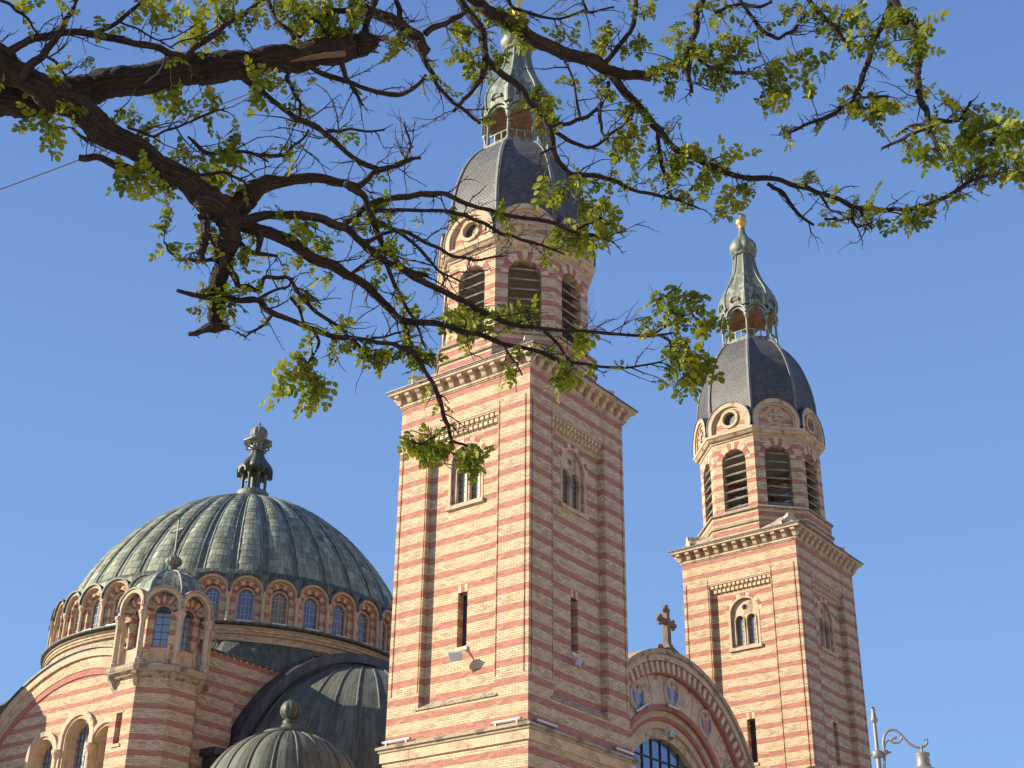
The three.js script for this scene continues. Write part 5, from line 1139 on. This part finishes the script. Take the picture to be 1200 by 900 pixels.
// clusters in the photograph: x, y, radius, number of leaves, kind (0 large ... 3 tiny)
const K = [
  190, 12, 22, 8, 1, 228, 30, 30, 12, 1, 258, 20, 28, 12, 1, 298, 22, 24, 8, 2, 345, 20, 26, 9, 1, 375, 14, 28, 14, 1, 395, 35, 26, 13, 1, 350, 40, 20, 7, 2, 330, 8, 18, 6, 1, 415, 20, 16, 6, 1,
  240, 45, 18, 6, 2, 80, 76, 13, 3, 2, 62, 97, 17, 5, 1, 52, 142, 18, 6, 0, 66, 152, 12, 4, 0, 30, 145, 14, 3, 1, 102, 72, 12, 5, 3, 80, 125, 12, 4, 1, 45, 95, 12, 3, 1, 4, 82, 6, 2, 1,
  188, 118, 22, 6, 1, 208, 114, 16, 5, 0, 175, 150, 15, 4, 2, 150, 132, 18, 5, 2, 250, 110, 10, 4, 1, 165, 207, 26, 10, 1, 190, 218, 24, 10, 2, 150, 210, 14, 5, 1, 215, 182, 18, 6, 2, 265, 180, 14, 4, 0, 277, 160, 14, 5, 2, 272, 195, 18, 6, 0, 252, 208, 18, 7, 1,
  197, 257, 16, 4, 2, 245, 272, 20, 7, 2, 222, 300, 12, 3, 2, 310, 225, 14, 3, 3, 350, 268, 22, 8, 1, 372, 290, 17, 6, 1, 340, 306, 14, 4, 2, 285, 303, 14, 5, 1, 295, 270, 14, 4, 2, 438, 246, 20, 6, 1, 428, 263, 18, 6, 2, 458, 290, 14, 5, 2, 445, 300, 12, 4, 1, 390, 275, 12, 3, 3, 325, 250, 12, 3, 3,
  310, 92, 16, 7, 1, 300, 110, 12, 4, 2, 345, 100, 14, 5, 3, 365, 95, 10, 3, 3, 345, 140, 10, 4, 3, 470, 47, 14, 6, 1, 460, 60, 10, 3, 2, 535, 55, 20, 7, 2, 545, 40, 18, 7, 1, 505, 72, 10, 3, 3, 550, 70, 14, 5, 1, 575, 78, 13, 6, 1, 585, 68, 10, 3, 2, 590, 18, 24, 9, 1, 610, 33, 20, 8, 1, 570, 30, 14, 4, 2, 560, 12, 12, 4, 1,
  755, 10, 14, 6, 1, 712, 38, 12, 9, 2, 708, 45, 10, 6, 1, 750, 48, 10, 5, 1, 733, 60, 10, 4, 2, 655, 40, 9, 3, 0, 668, 42, 7, 2, 0, 690, 65, 10, 4, 3, 700, 95, 12, 6, 2, 716, 108, 8, 3, 1, 775, 82, 18, 8, 1, 800, 62, 24, 12, 1, 828, 72, 26, 14, 1, 855, 62, 20, 9, 0, 782, 98, 14, 6, 1, 840, 92, 16, 7, 1, 868, 58, 14, 5, 1, 795, 40, 16, 6, 2, 845, 20, 16, 5, 1, 815, 12, 12, 4, 2,
  737, 128, 12, 5, 1, 745, 152, 15, 6, 1, 740, 168, 14, 6, 0, 727, 172, 10, 4, 0, 755, 140, 10, 4, 2, 788, 145, 14, 5, 3, 765, 182, 14, 4, 2, 800, 188, 24, 10, 1, 818, 178, 14, 5, 1, 838, 200, 16, 6, 0, 825, 215, 20, 8, 1, 858, 184, 10, 4, 0, 790, 205, 14, 5, 1, 745, 205, 14, 5, 3, 770, 212, 12, 4, 3, 800, 232, 14, 6, 1, 720, 200, 10, 4, 3,
  905, 82, 16, 8, 2, 922, 92, 22, 10, 0, 910, 108, 16, 6, 1, 955, 76, 10, 4, 0, 945, 104, 10, 4, 0, 935, 65, 14, 5, 2, 902, 125, 8, 3, 1, 860, 40, 14, 5, 2, 845, 55, 14, 6, 2, 848, 90, 10, 3, 2, 895, 40, 12, 4, 3, 925, 12, 14, 5, 2, 960, 15, 18, 7, 2, 985, 30, 22, 9, 1, 1005, 15, 16, 6, 1, 1015, 40, 18, 7, 1, 1045, 30, 18, 8, 1, 1062, 18, 18, 8, 1, 1075, 48, 16, 7, 1, 1085, 30, 8, 3, 0, 1055, 68, 16, 7, 1, 1080, 62, 9, 3, 0, 1030, 60, 12, 4, 2,
  1008, 127, 9, 5, 1, 1027, 133, 9, 5, 1, 1044, 125, 9, 5, 1, 1028, 115, 7, 3, 1, 998, 130, 8, 2, 1, 920, 152, 9, 4, 2, 926, 165, 6, 2, 2, 958, 142, 8, 3, 3, 990, 104, 8, 3, 3, 1070, 95, 7, 2, 3, 1085, 112, 8, 2, 3, 1113, 118, 9, 3, 2, 1117, 130, 7, 2, 1, 1135, 132, 7, 2, 1, 1098, 150, 7, 2, 1,
  1130, 158, 18, 6, 0, 1150, 165, 20, 8, 0, 1170, 150, 18, 7, 0, 1185, 165, 22, 9, 0, 1190, 190, 18, 8, 0, 1165, 190, 18, 7, 0, 1145, 195, 18, 7, 1, 1105, 178, 14, 5, 1, 1085, 180, 12, 5, 1, 1065, 172, 10, 4, 2, 1195, 145, 14, 5, 0, 1120, 185, 12, 4, 1, 1200, 205, 12, 4, 0, 1140, 148, 14, 4, 0,
  1122, 229, 7, 3, 1, 1072, 249, 12, 6, 2, 1088, 250, 10, 4, 1, 1060, 256, 10, 5, 1, 1072, 262, 8, 3, 1, 1026, 257, 9, 4, 1, 1018, 238, 6, 2, 0, 1002, 232, 8, 2, 3, 948, 204, 8, 3, 2, 935, 215, 8, 2, 3, 870, 218, 14, 6, 2, 855, 232, 14, 6, 1, 848, 245, 12, 5, 1, 878, 225, 10, 4, 2, 1145, 212, 8, 3, 1,
  640, 125, 14, 6, 1, 632, 112, 12, 5, 1, 648, 142, 10, 4, 2, 620, 118, 8, 3, 2, 660, 215, 14, 5, 0, 652, 232, 12, 4, 0, 640, 218, 10, 3, 0, 675, 215, 10, 4, 1, 700, 215, 10, 4, 2, 728, 212, 9, 3, 2, 696, 246, 20, 9, 0, 672, 268, 18, 8, 0, 720, 262, 14, 6, 0, 680, 287, 16, 7, 0, 702, 270, 14, 6, 0, 710, 240, 10, 4, 1, 655, 278, 14, 5, 1, 590, 262, 10, 4, 2, 585, 250, 8, 3, 2, 637, 300, 10, 3, 2,
  528, 367, 20, 8, 1, 552, 385, 18, 7, 1, 540, 375, 14, 5, 2, 565, 372, 12, 4, 2, 611, 370, 15, 7, 1, 622, 365, 10, 4, 1, 590, 375, 10, 3, 2, 455, 417, 12, 5, 2, 490, 420, 14, 6, 1, 478, 412, 10, 4, 2, 480, 382, 10, 3, 2, 680, 400, 11, 5, 1, 690, 395, 8, 3, 0, 664, 438, 16, 7, 1, 656, 448, 14, 6, 1, 600, 438, 8, 3, 1, 640, 420, 10, 3, 3, 696, 434, 8, 3, 3, 725, 430, 8, 3, 3, 752, 384, 6, 2, 1, 757, 376, 5, 1, 0,
  772, 352, 11, 4, 0, 788, 356, 14, 5, 0, 812, 350, 12, 4, 0, 800, 375, 16, 6, 0, 824, 380, 14, 6, 0, 836, 378, 9, 3, 0, 762, 388, 8, 3, 1, 790, 428, 14, 6, 0, 816, 430, 14, 6, 0, 806, 418, 14, 6, 0, 830, 425, 10, 4, 0, 805, 450, 10, 4, 0, 800, 400, 12, 5, 1, 826, 438, 9, 3, 0, 780, 412, 10, 3, 2,
  328, 446, 12, 4, 0, 346, 440, 14, 6, 0, 360, 452, 15, 6, 0, 376, 452, 11, 5, 0, 366, 418, 8, 3, 2, 350, 420, 9, 3, 2, 337, 455, 9, 3, 0, 358, 432, 9, 4, 1, 384, 455, 6, 2, 0,
  258, 342, 9, 3, 0, 275, 344, 9, 4, 0, 240, 340, 10, 4, 2, 240, 362, 9, 3, 2, 262, 365, 7, 2, 2, 480, 518, 7, 3, 1, 493, 526, 10, 5, 1, 506, 525, 11, 5, 0, 515, 535, 9, 4, 1, 541, 532, 9, 4, 1, 552, 530, 12, 6, 0, 562, 535, 9, 4, 0, 522, 526, 7, 3, 1,
  393, 413, 12, 4, 2, 427, 412, 14, 6, 1, 442, 420, 12, 5, 1, 410, 405, 10, 4, 2, 487, 408, 12, 5, 1, 500, 420, 9, 4, 1, 403, 380, 10, 4, 2, 362, 343, 10, 4, 1, 355, 350, 8, 3, 2, 310, 378, 8, 2, 3, 330, 330, 8, 2, 3, 440, 330, 9, 3, 2, 470, 345, 9, 3, 2, 385, 325, 8, 3, 2, 420, 245, 9, 3, 3, 455, 260, 9, 3, 2, 490, 260, 7, 2, 3,
];
{
  const near = (x, y) => { let b = null, bd = 1e9; for (const q of all) { const e = Math.hypot(q[0] - x, q[1] - y); if (e < bd) { bd = e; b = q; } } return [b, bd]; };
  const leaves = [], stalks = [];
  for (let i = 0; i < K.length; i += 5) {
    const [x, y, r, n, kind] = K.slice(i, i + 5), [b, bd] = near(x, y), d = b[2] + rr(-0.08, 0.08);
    const centre = rel(at(x, y, d)), root = rel(at(b[0], b[1], b[2])), R = r * d / CAM.f;
    const end = sprig(stalks, root, centre.clone().sub(root).add(V(0, 0.001, 0)), Math.max(0.02, centre.distanceTo(root)), 0.0032, 1);
    const count = Math.round(n * [1.0, 1.5, 1.75, 2.0][kind]);
    for (let k = 0; k < count; k++) {
      const g = leafGeos[kind], span = [0.125, 0.078, 0.056, 0.036][kind];
      const out = unit(); out.y -= 0.25; out.normalize();
      const start = centre.clone().addScaledVector(unit(), R * Math.pow(rnd(), 0.5));
      const s = rr(0.75, 1.2);
      start.addScaledVector(out, -span * s * 0.45);
      const m = new THREE.Matrix4(), q = new THREE.Quaternion().setFromUnitVectors(V(0, 0, 1), out);
      q.multiply(new THREE.Quaternion().setFromAxisAngle(V(0, 0, 1), rr(-1.0, 1.0)));
      m.compose(start, q, V(s, s, s));
      leaves.push({ kind, m, size: [4, 3, 2, 1][kind] * s / d, mat: Math.floor(rnd() * 4), p: start, q, s, in: x > -20 && x < 1220 && y > -10 });
      if (k % 2 === 0) stalks.push(bar(end.lerp(centre, 0.5), start, 0.0014, 3, 0.0009));
    }
  }
  // small young leaves straight on the thin branches
  for (let i = 0; i < all.length; i += 1) {
    const [x, y, d, w] = all[i]; if (w > 9 || x < -10 || x > 1210 || y < -10 || hash(i, 7, 3) > 0.055) continue;
    const p = rel(at(x, y, d)), kind = hash(i, 8, 3) < 0.15 ? 1 : hash(i, 9, 3) < 0.6 ? 2 : 3;
    for (let k = 0; k < 2; k++) { const out = unit(), s = rr(0.8, 1.2), q = new THREE.Quaternion().setFromUnitVectors(V(0, 0, 1), out), m = new THREE.Matrix4().compose(p, q, V(s, s, s)); leaves.push({ kind, m, size: [4, 3, 2, 1][kind] * s / d, mat: Math.floor(rnd() * 4), p, q, s }); }
  }
  mesh('leaf_twigs', stalks, twigMat, tree).userData.kind = 'stuff';
  leaves.sort((a, b) => b.size - a.size);
  leaves.slice(0, 300).forEach(l => { const o = again('leaf', leafGeos[l.kind], leafMats[l.mat], tree); o.position.copy(l.p); o.quaternion.copy(l.q); o.scale.setScalar(l.s); });
  const rest = leaves.slice(300);
  // the remaining leaves, too many to name singly, as one part
  const geos = rest.map(l => leafGeos[l.kind].clone().applyMatrix4(l.m));
  const cols = leafCols;
  geos.forEach((g, i) => { const n = g.attributes.position.count, c = new Float32Array(n * 3), v = rr(0.85, 1.15), b = cols[rest[i].mat]; for (let k = 0; k < n; k++) { c[3 * k] = b[0] * v; c[3 * k + 1] = b[1] * v; c[3 * k + 2] = b[2] * v; } g.setAttribute('color', new THREE.BufferAttribute(c, 3)); });
  const fm = leafMat([1, 1, 1]); fm.vertexColors = true;
  const f = new THREE.Mesh(mergeGeometries(geos, false), fm); f.name = 'foliage'; f.castShadow = f.receiveShadow = true; f.userData.kind = 'stuff'; tree.add(f);
  console.log('leaves', leaves.length);
}

let tris = 0, count = 0; scene.traverse(o => { if (o.isMesh) { count++; tris += (o.geometry.index ? o.geometry.index.count : o.geometry.attributes.position.count) / 3; } });
console.log('meshes', count, 'triangles', Math.round(tris));
renderer.render(scene, camera);
